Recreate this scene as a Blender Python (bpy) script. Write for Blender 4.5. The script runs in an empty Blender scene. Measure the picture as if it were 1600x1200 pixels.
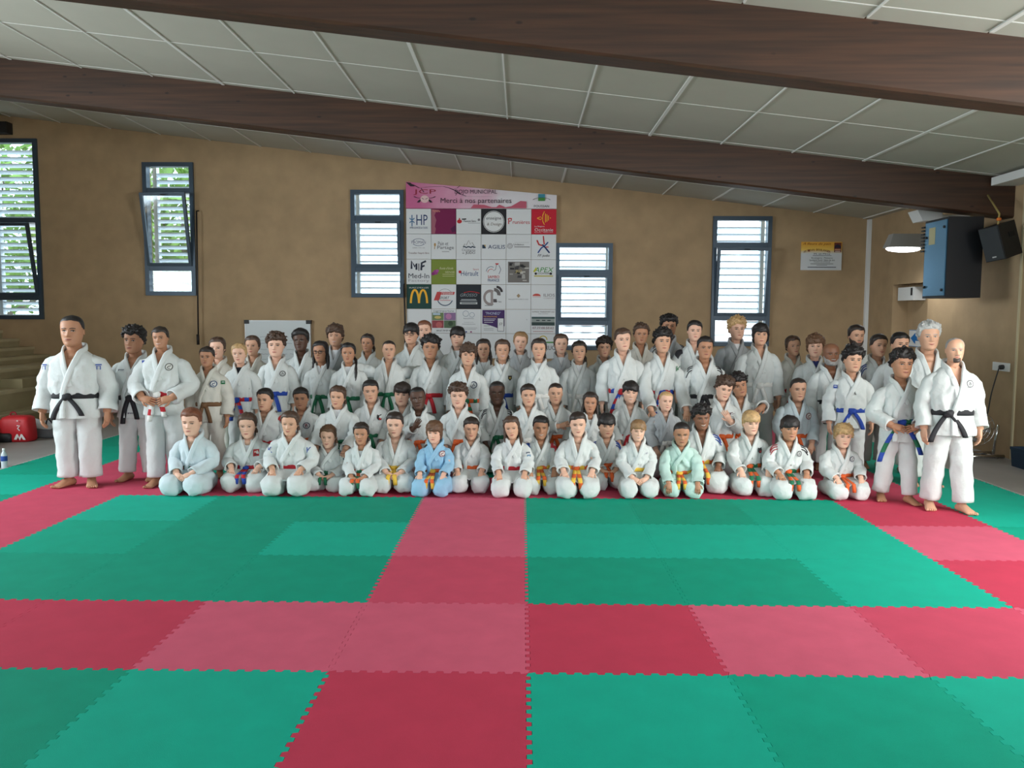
import bpy, math, random
import numpy as np
from mathutils import Vector, Matrix

scene = bpy.context.scene
col = scene.collection
random.seed(7); RNG = np.random.default_rng(7)

# ------------------------------------------------------------------ camera, world, lights, exposure
FPX = 1290.0                       # focal length in pixels of the 1600x1200 frame
CAM = np.array([0.0, 0.0, 1.78])
PITCH, YAW, ROLL = 4.7, 0.67, 0.25
def cam_axes():
    p, y, r = map(math.radians, (PITCH, YAW, ROLL))
    fwd = np.array([-math.sin(y)*math.cos(p), math.cos(y)*math.cos(p), -math.sin(p)])
    right = np.array([math.cos(y), math.sin(y), 0.0]); up = np.cross(right, fwd)
    c, s = math.cos(r), math.sin(r)
    return right*c+up*s, up*c-right*s, fwd
CR, CU, CW = cam_axes()
cam_data = bpy.data.cameras.new('camera'); cam = bpy.data.objects.new('camera', cam_data); col.objects.link(cam)
cam_data.sensor_fit = 'HORIZONTAL'; cam_data.sensor_width = 36.0; cam_data.lens = 36.0*FPX/1600.0
cam_data.clip_end = 200
M = Matrix.Identity(4)
for i in range(3):
    M[i][0], M[i][1], M[i][2], M[i][3] = CR[i], CU[i], -CW[i], CAM[i]
cam.matrix_world = M
scene.camera = cam

scene.view_settings.view_transform = 'Standard'; scene.view_settings.look = 'None'
scene.view_settings.exposure = -0.15; scene.view_settings.gamma = 1.0
scene.view_settings.use_curve_mapping = False

world = bpy.data.worlds.new('world'); scene.world = world; world.use_nodes = True
bg = world.node_tree.nodes['Background']
bg.inputs[0].default_value = (0.80, 0.92, 1.0, 1); bg.inputs[1].default_value = 5.0

def area(name, loc, target, sx, sy, power, color=(1, 1, 1), spread=180):
    L = bpy.data.lights.new(name, 'AREA'); L.shape = 'RECTANGLE'; L.size = sx; L.size_y = sy
    L.energy = power; L.color = color; L.spread = math.radians(spread)
    o = bpy.data.objects.new(name, L); col.objects.link(o); o.location = loc
    d = Vector(target)-Vector(loc); o.rotation_euler = d.to_track_quat('-Z', 'Y').to_euler()
    return o
# daylight entering through the glazing of the side walls and of the wall behind the camera
area('daylight_left_window', (-9.5, 6.0, 2.9), (0, 8.0, 0.4), 5.0, 2.0, 330, (0.86, 0.95, 1.0), 130)
area('daylight_right_window', (6.2, 4.2, 2.2), (0.0, 8.6, 0.2), 3.6, 2.0, 215, (1.0, 0.97, 0.92), 125)
area('daylight_rear_window', (0.5, -4.3, 2.3), (0.5, 8.0, 1.4), 11.0, 2.6, 130, (1.0, 0.98, 0.95))

def ray(px, py): return CR*((px-800)/FPX)-CU*((py-600)/FPX)+CW
def at(px, py, Y):
    v = ray(px, py); return CAM+v*(Y/v[1])
def at_x(px, py, X):
    v = ray(px, py); return CAM+v*(X/v[0])
def gnd(px, py, z=0.0):
    v = ray(px, py); return CAM+v*((z-CAM[2])/v[2])

# ------------------------------------------------------------------ materials
def lin(c): return tuple(((x/255)/12.92 if x/255 <= 0.04045 else ((x/255+0.055)/1.055)**2.4) for x in c)
MATS = {}
def mat(name, color, rough=0.7, var=0.0, scale=8.0, bump=0.0, bscale=60.0, metal=0.0, emit=None, estr=0.0, spec=0.5, wave=None):
    if name in MATS: return MATS[name]
    m = bpy.data.materials.new(name); m.use_nodes = True; nt = m.node_tree
    b = nt.nodes['Principled BSDF']; b.inputs['Roughness'].default_value = rough
    b.inputs['Metallic'].default_value = metal; b.inputs['Specular IOR Level'].default_value = spec
    c4 = (*color, 1); b.inputs['Base Color'].default_value = c4
    tc = nt.nodes.new('ShaderNodeTexCoord')
    if var > 0:
        n = nt.nodes.new('ShaderNodeTexNoise'); n.inputs['Scale'].default_value = scale; n.inputs['Detail'].default_value = 5
        nt.links.new(tc.outputs['Object'], n.inputs['Vector'])
        r = nt.nodes.new('ShaderNodeValToRGB')
        r.color_ramp.elements[0].position = 0.3; r.color_ramp.elements[1].position = 0.7
        r.color_ramp.elements[0].color = (*[max(0, x*(1-var)) for x in color], 1)
        r.color_ramp.elements[1].color = (*[min(1, x*(1+var)) for x in color], 1)
        nt.links.new(n.outputs['Fac'], r.inputs['Fac']); nt.links.new(r.outputs['Color'], b.inputs['Base Color'])
    if bump > 0:
        n2 = nt.nodes.new('ShaderNodeTexNoise'); n2.inputs['Scale'].default_value = bscale; n2.inputs['Detail'].default_value = 3
        nt.links.new(tc.outputs['Object'], n2.inputs['Vector'])
        bp = nt.nodes.new('ShaderNodeBump'); bp.inputs['Strength'].default_value = bump; bp.inputs['Distance'].default_value = 0.01
        nt.links.new(n2.outputs['Fac'], bp.inputs['Height']); nt.links.new(bp.outputs['Normal'], b.inputs['Normal'])
    if emit: 
        b.inputs['Emission Color'].default_value = (*emit, 1); b.inputs['Emission Strength'].default_value = estr
    MATS[name] = m; return m
def wood_mat(name, dark, light):
    if name in MATS: return MATS[name]
    m = bpy.data.materials.new(name); m.use_nodes = True; nt = m.node_tree; b = nt.nodes['Principled BSDF']
    b.inputs['Roughness'].default_value = 0.55
    tc = nt.nodes.new('ShaderNodeTexCoord'); mp = nt.nodes.new('ShaderNodeMapping'); mp.inputs['Scale'].default_value = (0.35, 6, 9)
    n = nt.nodes.new('ShaderNodeTexNoise'); n.inputs['Scale'].default_value = 3.0; n.inputs['Detail'].default_value = 8
    nt.links.new(tc.outputs['Object'], mp.inputs[0]); nt.links.new(mp.outputs[0], n.inputs['Vector'])
    r = nt.nodes.new('ShaderNodeValToRGB'); r.color_ramp.elements[0].position = 0.3; r.color_ramp.elements[1].position = 0.72
    r.color_ramp.elements[0].color = (*dark, 1); r.color_ramp.elements[1].color = (*light, 1)
    nt.links.new(n.outputs['Fac'], r.inputs['Fac'])
    v = nt.nodes.new('ShaderNodeTexVoronoi'); v.inputs['Scale'].default_value = 4.5
    mp2 = nt.nodes.new('ShaderNodeMapping'); mp2.inputs['Scale'].default_value = (0.7, 1.6, 1.6)
    nt.links.new(tc.outputs['Object'], mp2.inputs[0]); nt.links.new(mp2.outputs[0], v.inputs['Vector'])
    r2 = nt.nodes.new('ShaderNodeValToRGB'); r2.color_ramp.elements[0].position = 0.05; r2.color_ramp.elements[1].position = 0.11
    r2.color_ramp.elements[0].color = (0.25, 0.2, 0.18, 1); r2.color_ramp.elements[1].color = (1, 1, 1, 1)
    nt.links.new(v.outputs['Distance'], r2.inputs['Fac'])
    mx = nt.nodes.new('ShaderNodeMix'); mx.data_type = 'RGBA'; mx.blend_type = 'MULTIPLY'; mx.inputs['Factor'].default_value = 1
    nt.links.new(r.outputs['Color'], mx.inputs['A']); nt.links.new(r2.outputs['Color'], mx.inputs['B'])
    nt.links.new(mx.outputs['Result'], b.inputs['Base Color'])
    MATS[name] = m; return m
def glass_mat(name, tint=(0.9, 0.97, 1.0), gloss=0.08):
    if name in MATS: return MATS[name]
    m = bpy.data.materials.new(name); m.use_nodes = True; nt = m.node_tree
    nt.nodes.remove(nt.nodes['Principled BSDF']); out = nt.nodes['Material Output']
    t = nt.nodes.new('ShaderNodeBsdfTransparent'); t.inputs[0].default_value = (*tint, 1)
    g = nt.nodes.new('ShaderNodeBsdfGlossy'); g.inputs['Roughness'].default_value = 0.05
    mx = nt.nodes.new('ShaderNodeMixShader'); mx.inputs[0].default_value = gloss
    nt.links.new(t.outputs[0], mx.inputs[1]); nt.links.new(g.outputs[0], mx.inputs[2]); nt.links.new(mx.outputs[0], out.inputs[0])
    MATS[name] = m; return m
def flat(c):      # plain print or fabric colour given as sRGB
    return mat('colour_%02x%02x%02x' % tuple(c), lin(c), 0.75)

# ------------------------------------------------------------------ mesh helpers
def grid_faces(r, c, closed=False):
    f = []
    for i in range(r-1):
        for j in range(c if closed else c-1):
            k = (j+1) % c
            f.append((i*c+j, i*c+k, (i+1)*c+k, (i+1)*c+j))
    return f
class MB:
    def __init__(s): s.v = []; s.f = []; s.m = []; s.n = 0
    def add(s, V, F, m=0):
        V = np.asarray(V, float).reshape(-1, 3); s.v.append(V)
        n = s.n
        s.f += [tuple(i+n for i in f) for f in F]
        s.m += list(m) if isinstance(m, (list, tuple, np.ndarray)) else [m]*len(F)
        s.n += len(V); return s
    def box(s, x0, x1, y0, y1, z0, z1, m=0):
        V = [(x, y, z) for z in (z0, z1) for y in (y0, y1) for x in (x0, x1)]
        return s.add(V, [(0, 2, 3, 1), (4, 5, 7, 6), (0, 1, 5, 4), (2, 6, 7, 3), (0, 4, 6, 2), (1, 3, 7, 5)], m)
    def obox(s, mtx, sx, sy, sz, m=0):
        V = [mtx @ Vector((x*sx/2, y*sy/2, z*sz/2)) for z in (-1, 1) for y in (-1, 1) for x in (-1, 1)]
        return s.add([tuple(v) for v in V], [(0, 2, 3, 1), (4, 5, 7, 6), (0, 1, 5, 4), (2, 6, 7, 3), (0, 4, 6, 2), (1, 3, 7, 5)], m)
    def loft(s, R, m=0, cap0=False, cap1=False, closed=True, keep=None, fm=None):
        R = np.asarray(R, float); r, c, _ = R.shape
        F = grid_faces(r, c, closed)
        mm = [m]*len(F) if fm is None else list(fm)
        if keep is not None:
            P = R.reshape(-1, 3); FF, M2 = [], []
            for f, q in zip(F, mm):
                if keep(P[list(f)].mean(0)): FF.append(f); M2.append(q)
            F, mm = FF, M2
        if cap0: F.append(tuple(range(c-1, -1, -1))); mm.append(m)
        if cap1: F.append(tuple((r-1)*c+j for j in range(c))); mm.append(m)
        return s.add(R.reshape(-1, 3), F, mm)
    def tube(s, pts, rad, n=8, m=0, up=(0, 0, 1), cap=True, p=2.0, disp=None):
        R = tube_rings(pts, rad, n, up, p)
        if disp is not None: R = disp(R)
        return s.loft(R, m, cap, cap)
    def ell(s, c, r, m=0, nu=10, nv=7):
        th = np.linspace(0, 2*np.pi, nu, endpoint=False); ph = np.linspace(-np.pi/2+0.12, np.pi/2-0.12, nv)
        R = np.array([[(c[0]+r[0]*math.cos(b)*math.cos(a), c[1]+r[1]*math.cos(b)*math.sin(a), c[2]+r[2]*math.sin(b)) for a in th] for b in ph])
        return s.loft(R, m, True, True)
    def build(s, name, mats, parent=None, loc=None, xf=None, smooth=True):
        V = np.concatenate(s.v) if s.v else np.zeros((0, 3))
        if xf is not None: V = xf(V)
        me = bpy.data.meshes.new(name)
        me.from_pydata(V.tolist(), [], s.f)
        mats = mats if isinstance(mats, (list, tuple)) else [mats]
        for q in mats: me.materials.append(q)
        if len(mats) > 1: me.polygons.foreach_set('material_index', s.m)
        if smooth: me.polygons.foreach_set('use_smooth', [True]*len(s.f))
        me.update()
        return link(name, me, parent, loc)
def link(name, me, parent=None, loc=None):
    o = bpy.data.objects.new(name, me); col.objects.link(o)
    if parent is not None: o.parent = parent
    if loc is not None: o.location = loc
    return o
def tag(o, label=None, cat=None, group=None, kind=None):
    if label: o['label'] = label
    if cat: o['category'] = cat
    if group: o['group'] = group
    if kind: o['kind'] = kind
    return o
def empty(name, loc=(0, 0, 0), label=None, cat=None, group=None, kind=None):
    o = bpy.data.objects.new(name, None); col.objects.link(o); o.location = loc; o.empty_display_size = 0.1
    return tag(o, label, cat, group, kind)
def catmull(P, k=6):
    P = np.asarray(P, float); n = len(P); out = []
    for i in range(n-1):
        p0 = P[max(i-1, 0)]; p1 = P[i]; p2 = P[i+1]; p3 = P[min(i+2, n-1)]
        for j in range(k):
            t = j/k
            out.append(0.5*((2*p1)+(-p0+p2)*t+(2*p0-5*p1+4*p2-p3)*t*t+(-p0+3*p1-3*p2+p3)*t**3))
    out.append(P[-1]); return np.array(out)
def tube_rings(pts, rad, n=8, up=(0, 0, 1), p=2.0):
    P = np.asarray(pts, float); m = len(P)
    T = np.gradient(P, axis=0); T /= np.linalg.norm(T, axis=1)[:, None]+1e-12
    th = np.linspace(0, 2*np.pi, n, endpoint=False)
    cs = np.sign(np.cos(th))*np.abs(np.cos(th))**(2/p); sn = np.sign(np.sin(th))*np.abs(np.sin(th))**(2/p)
    R = np.zeros((m, n, 3)); u = None
    for i in range(m):
        if u is None:
            u = np.cross(up, T[i])
            if np.linalg.norm(u) < 0.2: u = np.cross((0, 1, 0), T[i])
        else: u = u-T[i]*(u@T[i])
        u = u/(np.linalg.norm(u)+1e-12); w = np.cross(T[i], u)
        r = rad[i] if hasattr(rad, '__len__') else rad
        a, b = r if hasattr(r, '__len__') else (r, r)
        R[i] = P[i]+np.outer(cs*a, u)+np.outer(sn*b, w)
    return R
def wavy(V, seed, amp, freq, n=9):
    """smooth pseudo-random scalar field at the points V, used for folds of cloth and hair"""
    r = np.random.default_rng(seed); out = np.zeros(V.shape[:-1])
    for i in range(n):
        k = r.normal(size=3); k *= freq*(0.5+r.random()*1.1)/np.linalg.norm(k)
        s = np.sin(V@k*2*np.pi+r.random()*6.28)
        out += (1-2*np.abs(s) if i % 3 == 0 else s)/math.sqrt(n)
    return out*amp
_txt = {}
def text_geo(s):
    """unit-height mesh of a string, centred on the origin: vertices (u, v), faces, width"""
    if s in _txt: return _txt[s]
    c = bpy.data.curves.new('lettering', 'FONT'); c.body = s; c.resolution_u = 2; c.align_x = 'CENTER'; c.align_y = 'CENTER'
    o = bpy.data.objects.new('lettering', c)
    me = bpy.data.meshes.new_from_object(o)
    V = np.array([v.co[:2] for v in me.vertices]) if len(me.vertices) else np.zeros((0, 2))
    F = [tuple(p.vertices) for p in me.polygons]
    bpy.data.objects.remove(o); bpy.data.curves.remove(c); bpy.data.meshes.remove(me)
    if len(V):
        lo, hi = V.min(0), V.max(0); V = V-(lo+hi)/2; h = max(hi[1]-lo[1], 1e-4); V = V/h; w = (hi[0]-lo[0])/h
    else: w = 1
    _txt[s] = (V, F, w); return _txt[s]
# ------------------------------------------------------------------ the room
WALL_Y, WALL_X, LEFT_X, FRONT_Y = 15.2, 6.3, -9.9, -4.6
FLOOR_Z = -0.03                                   # mats are 3 cm thick, their top is z = 0
SL = 0.115
def ceil_z(x): return 4.28-SL*x
m_wall = mat('tan_plaster', lin((170, 144, 110)), 0.85, 0.10, 3.0, 0.25, 90)
m_floor = mat('grey_concrete', lin((150, 147, 143)), 0.55, 0.10, 2.0, 0.05, 40)
m_ceil = mat('off_white_board', lin((184, 182, 170)), 0.9, 0.03, 2.0)
m_strip = mat('white_cover_strip', lin((226, 226, 222)), 0.6)
m_beam = wood_mat('dark_stained_glulam', lin((46, 28, 16)), lin((74, 46, 28)))
m_white = mat('white_paint', lin((225, 226, 224)), 0.6)
m_frame = mat('slate_blue_aluminium', lin((62, 78, 92)), 0.4, metal=0.3)
m_glass = glass_mat('window_glass')
m_black = mat('black_plastic', lin((22, 23, 26)), 0.5)
m_chrome = mat('chrome', (0.7, 0.7, 0.7), 0.2, metal=1.0)
m_slat = mat('white_louvre', lin((232, 236, 240)), 0.6)

f = MB(); f.box(LEFT_X-.3, WALL_X+1.2, FRONT_Y-.3, WALL_Y+.3, FLOOR_Z-.2, FLOOR_Z)
tag(f.build('floor', m_floor, smooth=False), 'grey concrete floor around the judo mats', 'floor', kind='structure')

# windows of the back wall, given by their outer frame corners in the photograph
WIN = []
for (x0, x1, y0, y1, t1, t2, green) in ((-34, 70, 217, 499, 344, 465, 1), (223, 308, 254, 462, 298, 419, 1), (548, 632, 297, 465, 341, 421, 0),
                                        (868, 955, 380, 547, 425, 504, 0), (1114, 1200, 338, 541, 383, 497, 0)):
    a = at((x0), (y0), WALL_Y); b = at(x1, y1, WALL_Y); c = at(x0, t1, WALL_Y); d = at(x0, t2, WALL_Y)
    WIN.append((a[0], b[0], b[2], a[2], d[2], c[2], green))     # x0 x1 z0 z1 lower transom, upper transom
def wall_with_holes(mb, u0, u1, v0, v1, holes, place):
    us = sorted({u0, u1, *[h[0] for h in holes], *[h[1] for h in holes]}); vs = sorted({v0, v1, *[h[2] for h in holes], *[h[3] for h in holes]})
    for i in range(len(us)-1):
        for j in range(len(vs)-1):
            cu, cv = (us[i]+us[i+1])/2, (vs[j]+vs[j+1])/2
            if any(h[0] < cu < h[1] and h[2] < cv < h[3] for h in holes): continue
            place(mb, us[i], us[i+1], vs[j], vs[j+1])
w = MB(); wall_with_holes(w, LEFT_X-.3, WALL_X, FLOOR_Z, 6.2, [(q[0], q[1], q[2], q[3]) for q in WIN],
                          lambda mb, a, b, c, d: mb.box(a, b, WALL_Y, WALL_Y+.3, c, d))
tag(w.build('wall_back', m_wall, smooth=False), 'tan back wall with five tall windows', 'wall', kind='structure')
# side walls and the wall behind the camera, each with a long glazed band that lets the daylight in
w = MB(); wall_with_holes(w, FRONT_Y-.3, WALL_Y+.3, FLOOR_Z, 6.2, [(3.4, 8.6, 1.8, 4.0)], lambda mb, a, b, c, d: mb.box(LEFT_X-.3, LEFT_X, a, b, c, d))
tag(w.build('wall_left', m_wall, smooth=False), 'tan left wall above the bleachers', 'wall', kind='structure')
w = MB(); wall_with_holes(w, LEFT_X-.3, WALL_X+.3, FLOOR_Z, 6.2, [(-5.2, 6.2, 0.9, 3.6)], lambda mb, a, b, c, d: mb.box(a, b, FRONT_Y-.3, FRONT_Y, c, d))
tag(w.build('wall_front', m_wall, smooth=False), 'tan wall behind the photographer', 'wall', kind='structure')
# right wall with a doorway recess
ya = at_x(1450, 460, WALL_X)[1]; yb = at_x(1395, 460, WALL_X)[1]; zt = at_x(1397, 445, WALL_X)[2]
wr = at(1419, 460, yb)[0]
w = MB(); wall_with_holes(w, FRONT_Y-.3, WALL_Y+.3, FLOOR_Z, 6.2, [(2.4, 6.0, 1.1, 3.3), (ya, yb, FLOOR_Z, zt)], lambda mb, a, b, c, d: mb.box(WALL_X, WALL_X+.25, a, b, c, d))
w.box(WALL_X+.25, wr+.3, yb, yb+.2, FLOOR_Z, zt+.3); w.box(wr, wr+.3, ya-1.2, yb, FLOOR_Z, zt+.3); w.box(WALL_X+.25, wr+.3, ya-1.2, ya-1.0, FLOOR_Z, zt+.3)
w.box(WALL_X+.25, wr+.3, ya-1.2, yb+.2, zt, zt+.2)
tag(w.build('wall_right', m_wall, smooth=False), 'tan right wall with a doorway recess', 'wall', kind='structure')
# white corner trim and pilaster
a = at(1364, 345, WALL_Y)[2]
t = MB(); t.box(WALL_X-.07, WALL_X-.005, WALL_Y-.07, WALL_Y-.005, FLOOR_Z, ceil_z(WALL_X)-.01)
tag(t.build('trim_1', m_white, smooth=False), 'white corner strip between back wall and right wall', 'trim', kind='structure')
PIL = at_x(1586, 600, WALL_X)[1]
t = MB(); t.box(WALL_X-.0, WALL_X+.02, PIL-.03, PIL, FLOOR_Z, 3.4); t.box(WALL_X-.02, WALL_X, PIL-.03, PIL, FLOOR_Z, 3.4)
tag(t.build('trim_2', mat('beige_edge', lin((196, 184, 150)), .7), smooth=False), 'pale vertical edge strip on the right wall under the beam', 'trim', kind='structure')
t = MB(); t.box(WALL_X-.34, WALL_X, 6.7, at_x(1552, 280, WALL_X-.34)[1] if 0 else 10.75, 3.46, 3.56)
tag(t.build('trim_3', m_white, smooth=False), 'white duct cover along the top of the right wall', 'trim', kind='structure')

# ceiling: slab, separate boards, cover strips
def slope_box(mb, x0, x1, y0, y1, h0, h1, m=0):
    V = [(x, y, ceil_z(x)+h) for h in (h0, h1) for y in (y0, y1) for x in (x0, x1)]
    mb.add(V, [(0, 2, 3, 1), (4, 5, 7, 6), (0, 1, 5, 4), (2, 6, 7, 3), (0, 4, 6, 2), (1, 3, 7, 5)], m)
c = MB(); slope_box(c, LEFT_X-.3, WALL_X+.3, FRONT_Y-.3, WALL_Y+.3, .06, .3)
ceiling = tag(c.build('ceiling', m_ceil, smooth=False), 'sloping pale boarded ceiling', 'ceiling', kind='structure')
DX = 0.91; XS = [WALL_X-DX*i+.78 for i in range(20)]; YS = [13.75-1.53*i for i in range(-1, 12)]
YS[0] = WALL_Y; 
pm = None
bayY = [(YS[i+1], YS[i]) for i in range(len(YS)-1)]
for i in range(19):
    if XS[i+1] > WALL_X-.05: continue
    for (y0, y1) in bayY:
        b = MB(); x0, x1 = XS[i+1]+.008, min(XS[i]-.008, WALL_X)
        b.box(-(x1-x0)/2, (x1-x0)/2, y0+.006, y1-.006, 0, .03)
        key = (round(x1-x0, 3), round(y1-y0, 3))
        if not isinstance(pm, dict): pm = {}
        if key not in pm:
            mb = MB(); hx = (x1-x0)/2; hy = (y1-y0)/2-.006
            mb.add([(x, y, -SL*x+h) for h in (0, .03) for y in (-hy, hy) for x in (-hx, hx)], [(0, 2, 3, 1), (4, 5, 7, 6), (0, 1, 5, 4), (2, 6, 7, 3), (0, 4, 6, 2), (1, 3, 7, 5)])
            o = mb.build('ceiling_panel', m_ceil, ceiling, smooth=False); pm[key] = o.data
        else: o = link('ceiling_panel', pm[key], ceiling)
        cx = (x0+x1)/2; o.location = (cx, (y0+y1)/2, ceil_z(cx))
for i in range(1, 19):
    for (y0, y1) in ((6.65, 10.8), (11.1, WALL_Y), (2.3, 6.3)):
        b = MB(); wd = .008 if (i*7+int(y0)) % 3 else .017
        slope_box(b, XS[i]-wd, XS[i]+wd, y0, y1, -.012, .004); b.build('joint_strip', m_strip, ceiling, smooth=False)
for y in YS[1:9]:
    b = MB(); slope_box(b, LEFT_X, WALL_X, y-.007, y+.007, -.004, .004); b.build('joint_strip', m_strip, ceiling, smooth=False)
# roof beams with a paler chamfer along the lower edge
for (yf, lab) in ((10.8, 'far dark wooden roof beam crossing above the group'), (6.35, 'near dark wooden roof beam at the top of the picture'), (1.9, 'dark wooden roof beam above the photographer')):
    b = MB(); y0, y1 = yf, yf+.26; L0, L1 = LEFT_X-.1, WALL_X+.05; ch = .02
    prof = [(y0, .02), (y0, -.49+ch), (y0+ch, -.49), (y1-ch, -.49), (y1, -.49+ch), (y1, .02)]
    R = np.array([[(x, y, ceil_z(x)+h) for (y, h) in prof] for x in np.linspace(L0, L1, 12)])
    b.loft(R, 0, True, True)
    tag(b.build('roof_beam', m_beam, smooth=False), lab, 'beam', kind='structure')

# windows
for wi, (x0, x1, z0, z1, ta, tb, green) in enumerate(WIN):
    root = empty('window_%d' % (wi+1), ((x0+x1)/2, WALL_Y, z0), ['tall narrow window at the left edge of the photo', 'tall window left of the whiteboard with its middle sash tilted in',
              'window just left of the sponsor board', 'window just right of the sponsor board', 'window left of the yellow bakery poster'][wi], 'window', kind='structure')
    cx, hw, h = (x0+x1)/2, (x1-x0)/2, z1-z0
    fw = .075
    def part(name, m, fn, par=root):
        b = MB(); fn(b); return b.build(name, m, par, smooth=False)
    def frame(b):
        b.box(-hw, -hw+fw, -.05, .1, 0, h); b.box(hw-fw, hw, -.05, .1, 0, h); b.box(-hw+fw, hw-fw, -.05, .1, 0, fw); b.box(-hw+fw, hw-fw, -.05, .1, h-fw, h)
    part('window_frame', m_frame, frame)
    for tz in (ta-z0, tb-z0):
        part('transom', m_frame, lambda b: b.box(-hw+fw, hw-fw, -.04, .1, tz-.045, tz+.045))
    part('pane', m_glass, lambda b: b.box(-hw+fw, hw-fw, .03, .036, fw, ta-z0-.045))
    part('pane', m_glass, lambda b: b.box(-hw+fw, hw-fw, .03, .036, tb-z0+.045, h-fw))
    # tilting sash hinged at its bottom
    sh = tb-ta-.09; sw = hw-fw+.02
    sash = MB(); sf = .055
    sash.box(-sw, -sw+sf, -.05, 0, 0, sh); sash.box(sw-sf, sw, -.05, 0, 0, sh); sash.box(-sw+sf, sw-sf, -.05, 0, 0, sf); sash.box(-sw+sf, sw-sf, -.05, 0, sh-sf, sh)
    so = sash.build('sash', m_frame, root, (0, -.02, ta-z0+.045), smooth=False)
    g = MB(); g.box(-sw+sf, sw-sf, -.028, -.022, sf, sh-sf); g.build('pane', m_glass, so, smooth=False)
    hdl = MB(); hdl.tube([(0, -.06, sh-.03), (0, -.10, sh-.03), (.09, -.10, sh-.03)], .009, 6); hdl.build('handle', m_black, so)
    so.rotation_euler.x = math.radians([11, 11, 7, 5, 7][wi])
    # louvre outside
    n = int(h/.125)
    for k in range(n):
        zz = .06+k*(h-.1)/n
        b = MB(); b.obox(Matrix.Translation((.03, .42, zz)) @ Matrix.Rotation(math.radians(-26 if green else -12), 4, 'X'), 2*hw+.1, .11 if green else .09, .016); b.build('louvre_slat', m_slat, root, smooth=False)
    for sx in (-1, 1):
        part('louvre_rail', m_slat, lambda b: b.box(sx*(hw-.05)-.035, sx*(hw-.05)+.035, .36, .48, -.2, h+.2))
# crank rods beside two windows
for (px, y0, y1, pxh, lab) in ((307, 330, 536, 310, 'black crank rod hanging right of the tilted window'), (631, 445, 538, 634, 'black crank rod hanging between window and sponsor board')):
    a = at(px, y0, WALL_Y-.12); b_ = at(pxh, y1, WALL_Y-.1)
    root = empty('crank_rod', tuple(b_), lab, 'crank rod', 'window crank rods')
    d = tuple(a-b_)
    b = MB(); b.tube([(0, 0, 0), d], .014, 8); b.build('rod', m_black, root)
    b = MB(); b.tube([(0, -.01, -.03), (0, -.02, .16)], .026, 8); b.build('handle', m_black, root)
    b = MB(); b.tube([d, (d[0], d[1]+.10, d[2]+.02)], .012, 6); b.build('bracket', m_black, root)

# outdoors: lawn and trees seen through the two left windows, pale wall beyond the others
o = MB(); o.box(-40, 40, WALL_Y+.4, 60, -.3, -.1)
tag(o.build('ground_outside', mat('pale_gravel', lin((205, 200, 196)), .9, .1, 1.0), smooth=False), 'pale ground outside the windows', 'ground', kind='structure')
o = MB(); o.box(-14, 24, 27, 27.3, -.1, 1.9)
for k in range(12): o.box(-14+k*3.2, -13.9+k*3.2, 26.95, 27, -.1, 1.9)
tag(o.build('wall_outside', mat('pale_pink_render', lin((226, 205, 205)), .9, .05), smooth=False), 'pale pink garden wall outside the windows', 'wall', kind='structure')
m_leaf = mat('bright_green_leaves', lin((118, 150, 70)), .6, .3, 1.5); m_bark = mat('grey_bark', lin((110, 98, 84)), .9, .2)
for ti, (tx, ty, tzz, rr, lab) in enumerate(((-15.5, 24, 5.2, 3.0, 'leafy green tree outside the leftmost window'), (-9.3, 23, 4.6, 2.4, 'leafy green tree outside the tilted window'))):
    root = empty('garden_tree', (tx, ty, -.1), lab, 'tree', 'trees outside the windows')
    b = MB(); b.tube([(0, 0, 0), (.1, 0, 1.5), (-.1, .1, tzz)], [.2, .16, .08], 8)
    for k in range(7):
        an = k*.9; b.tube([(0, 0, 1.6+k*.35), (math.cos(an)*rr*.5, math.sin(an)*rr*.4, 2.4+k*.4), (math.cos(an)*rr*.9, math.sin(an)*rr*.8, 3+k*.4)], [.07, .05, .02], 5)
    b.build('trunk', m_bark, root)
    V = []; F = []
    r = np.random.default_rng(ti+3)
    for k in range(2600):
        p = r.normal(size=3); p /= np.linalg.norm(p); p *= rr*(.35+.65*r.random()**.5); p[2] = p[2]*.95+tzz-.6
        a = r.normal(size=3)*.13; b2 = r.normal(size=3)*.13; n = len(V)
        V += [p-a, p+b2*.5, p+a, p-b2*.5]; F.append((n, n+1, n+2, n+3))
    b = MB(); b.add(V, F); tag(b.build('foliage', m_leaf, root, smooth=False), kind='stuff')

# ------------------------------------------------------------------ judo mats
NT, AMP = 13, .012
def wave(u):                                       # one boundary profile shared by neighbouring tiles
    out = []
    for k in range(NT):
        for (t, s) in ((.04, 1), (.46, 1.0), (.54, -1), (.96, -1)): out.append(((k+t)/NT, s*AMP))
    return out
W_ = wave(0)
def tile_mesh():
    g = .0012; WW = [(u, a) for (u, a) in W_ if .03 < u < .97]; o = []
    o += [(g, g)]+[(u, a+g) for (u, a) in WW]                         # front edge
    o += [(1-g, g)]+[(1+a-g, u) for (u, a) in WW]                     # right edge
    o += [(1-g, 1-g)]+[(u, 1+a-g) for (u, a) in reversed(WW)]         # back edge
    o += [(g, 1-g)]+[(a+g, u) for (u, a) in reversed(WW)]             # left edge
    n = len(o); ins = .004
    cx = np.array([.5, .5])
    top = [(x-.5, y-.5, 0) for x, y in o]; bot = [(x-.5, y-.5, -.029) for x, y in o]
    F = [tuple(range(n))]+[(i, i+n, (i+1) % n+n, (i+1) % n) for i in range(n)]
    me = bpy.data.meshes.new('mat_tile'); me.from_pydata(top+bot, [], F)
    me.materials.append(None); me.update(); return me
tile = tile_mesh()
def foam(name, c):
    return mat(name, lin(c), 0.75, .055, 5.0, .18, 260, spec=.2)
GREENS = [foam('green_foam', (0, 160, 132)), foam('light_green_foam', (12, 172, 146)), foam('deep_green_foam', (0, 152, 124))]
REDS = [foam('red_foam', (200, 74, 100)), foam('pink_foam', (208, 92, 118)), foam('deep_red_foam', (194, 60, 86))]
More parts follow.
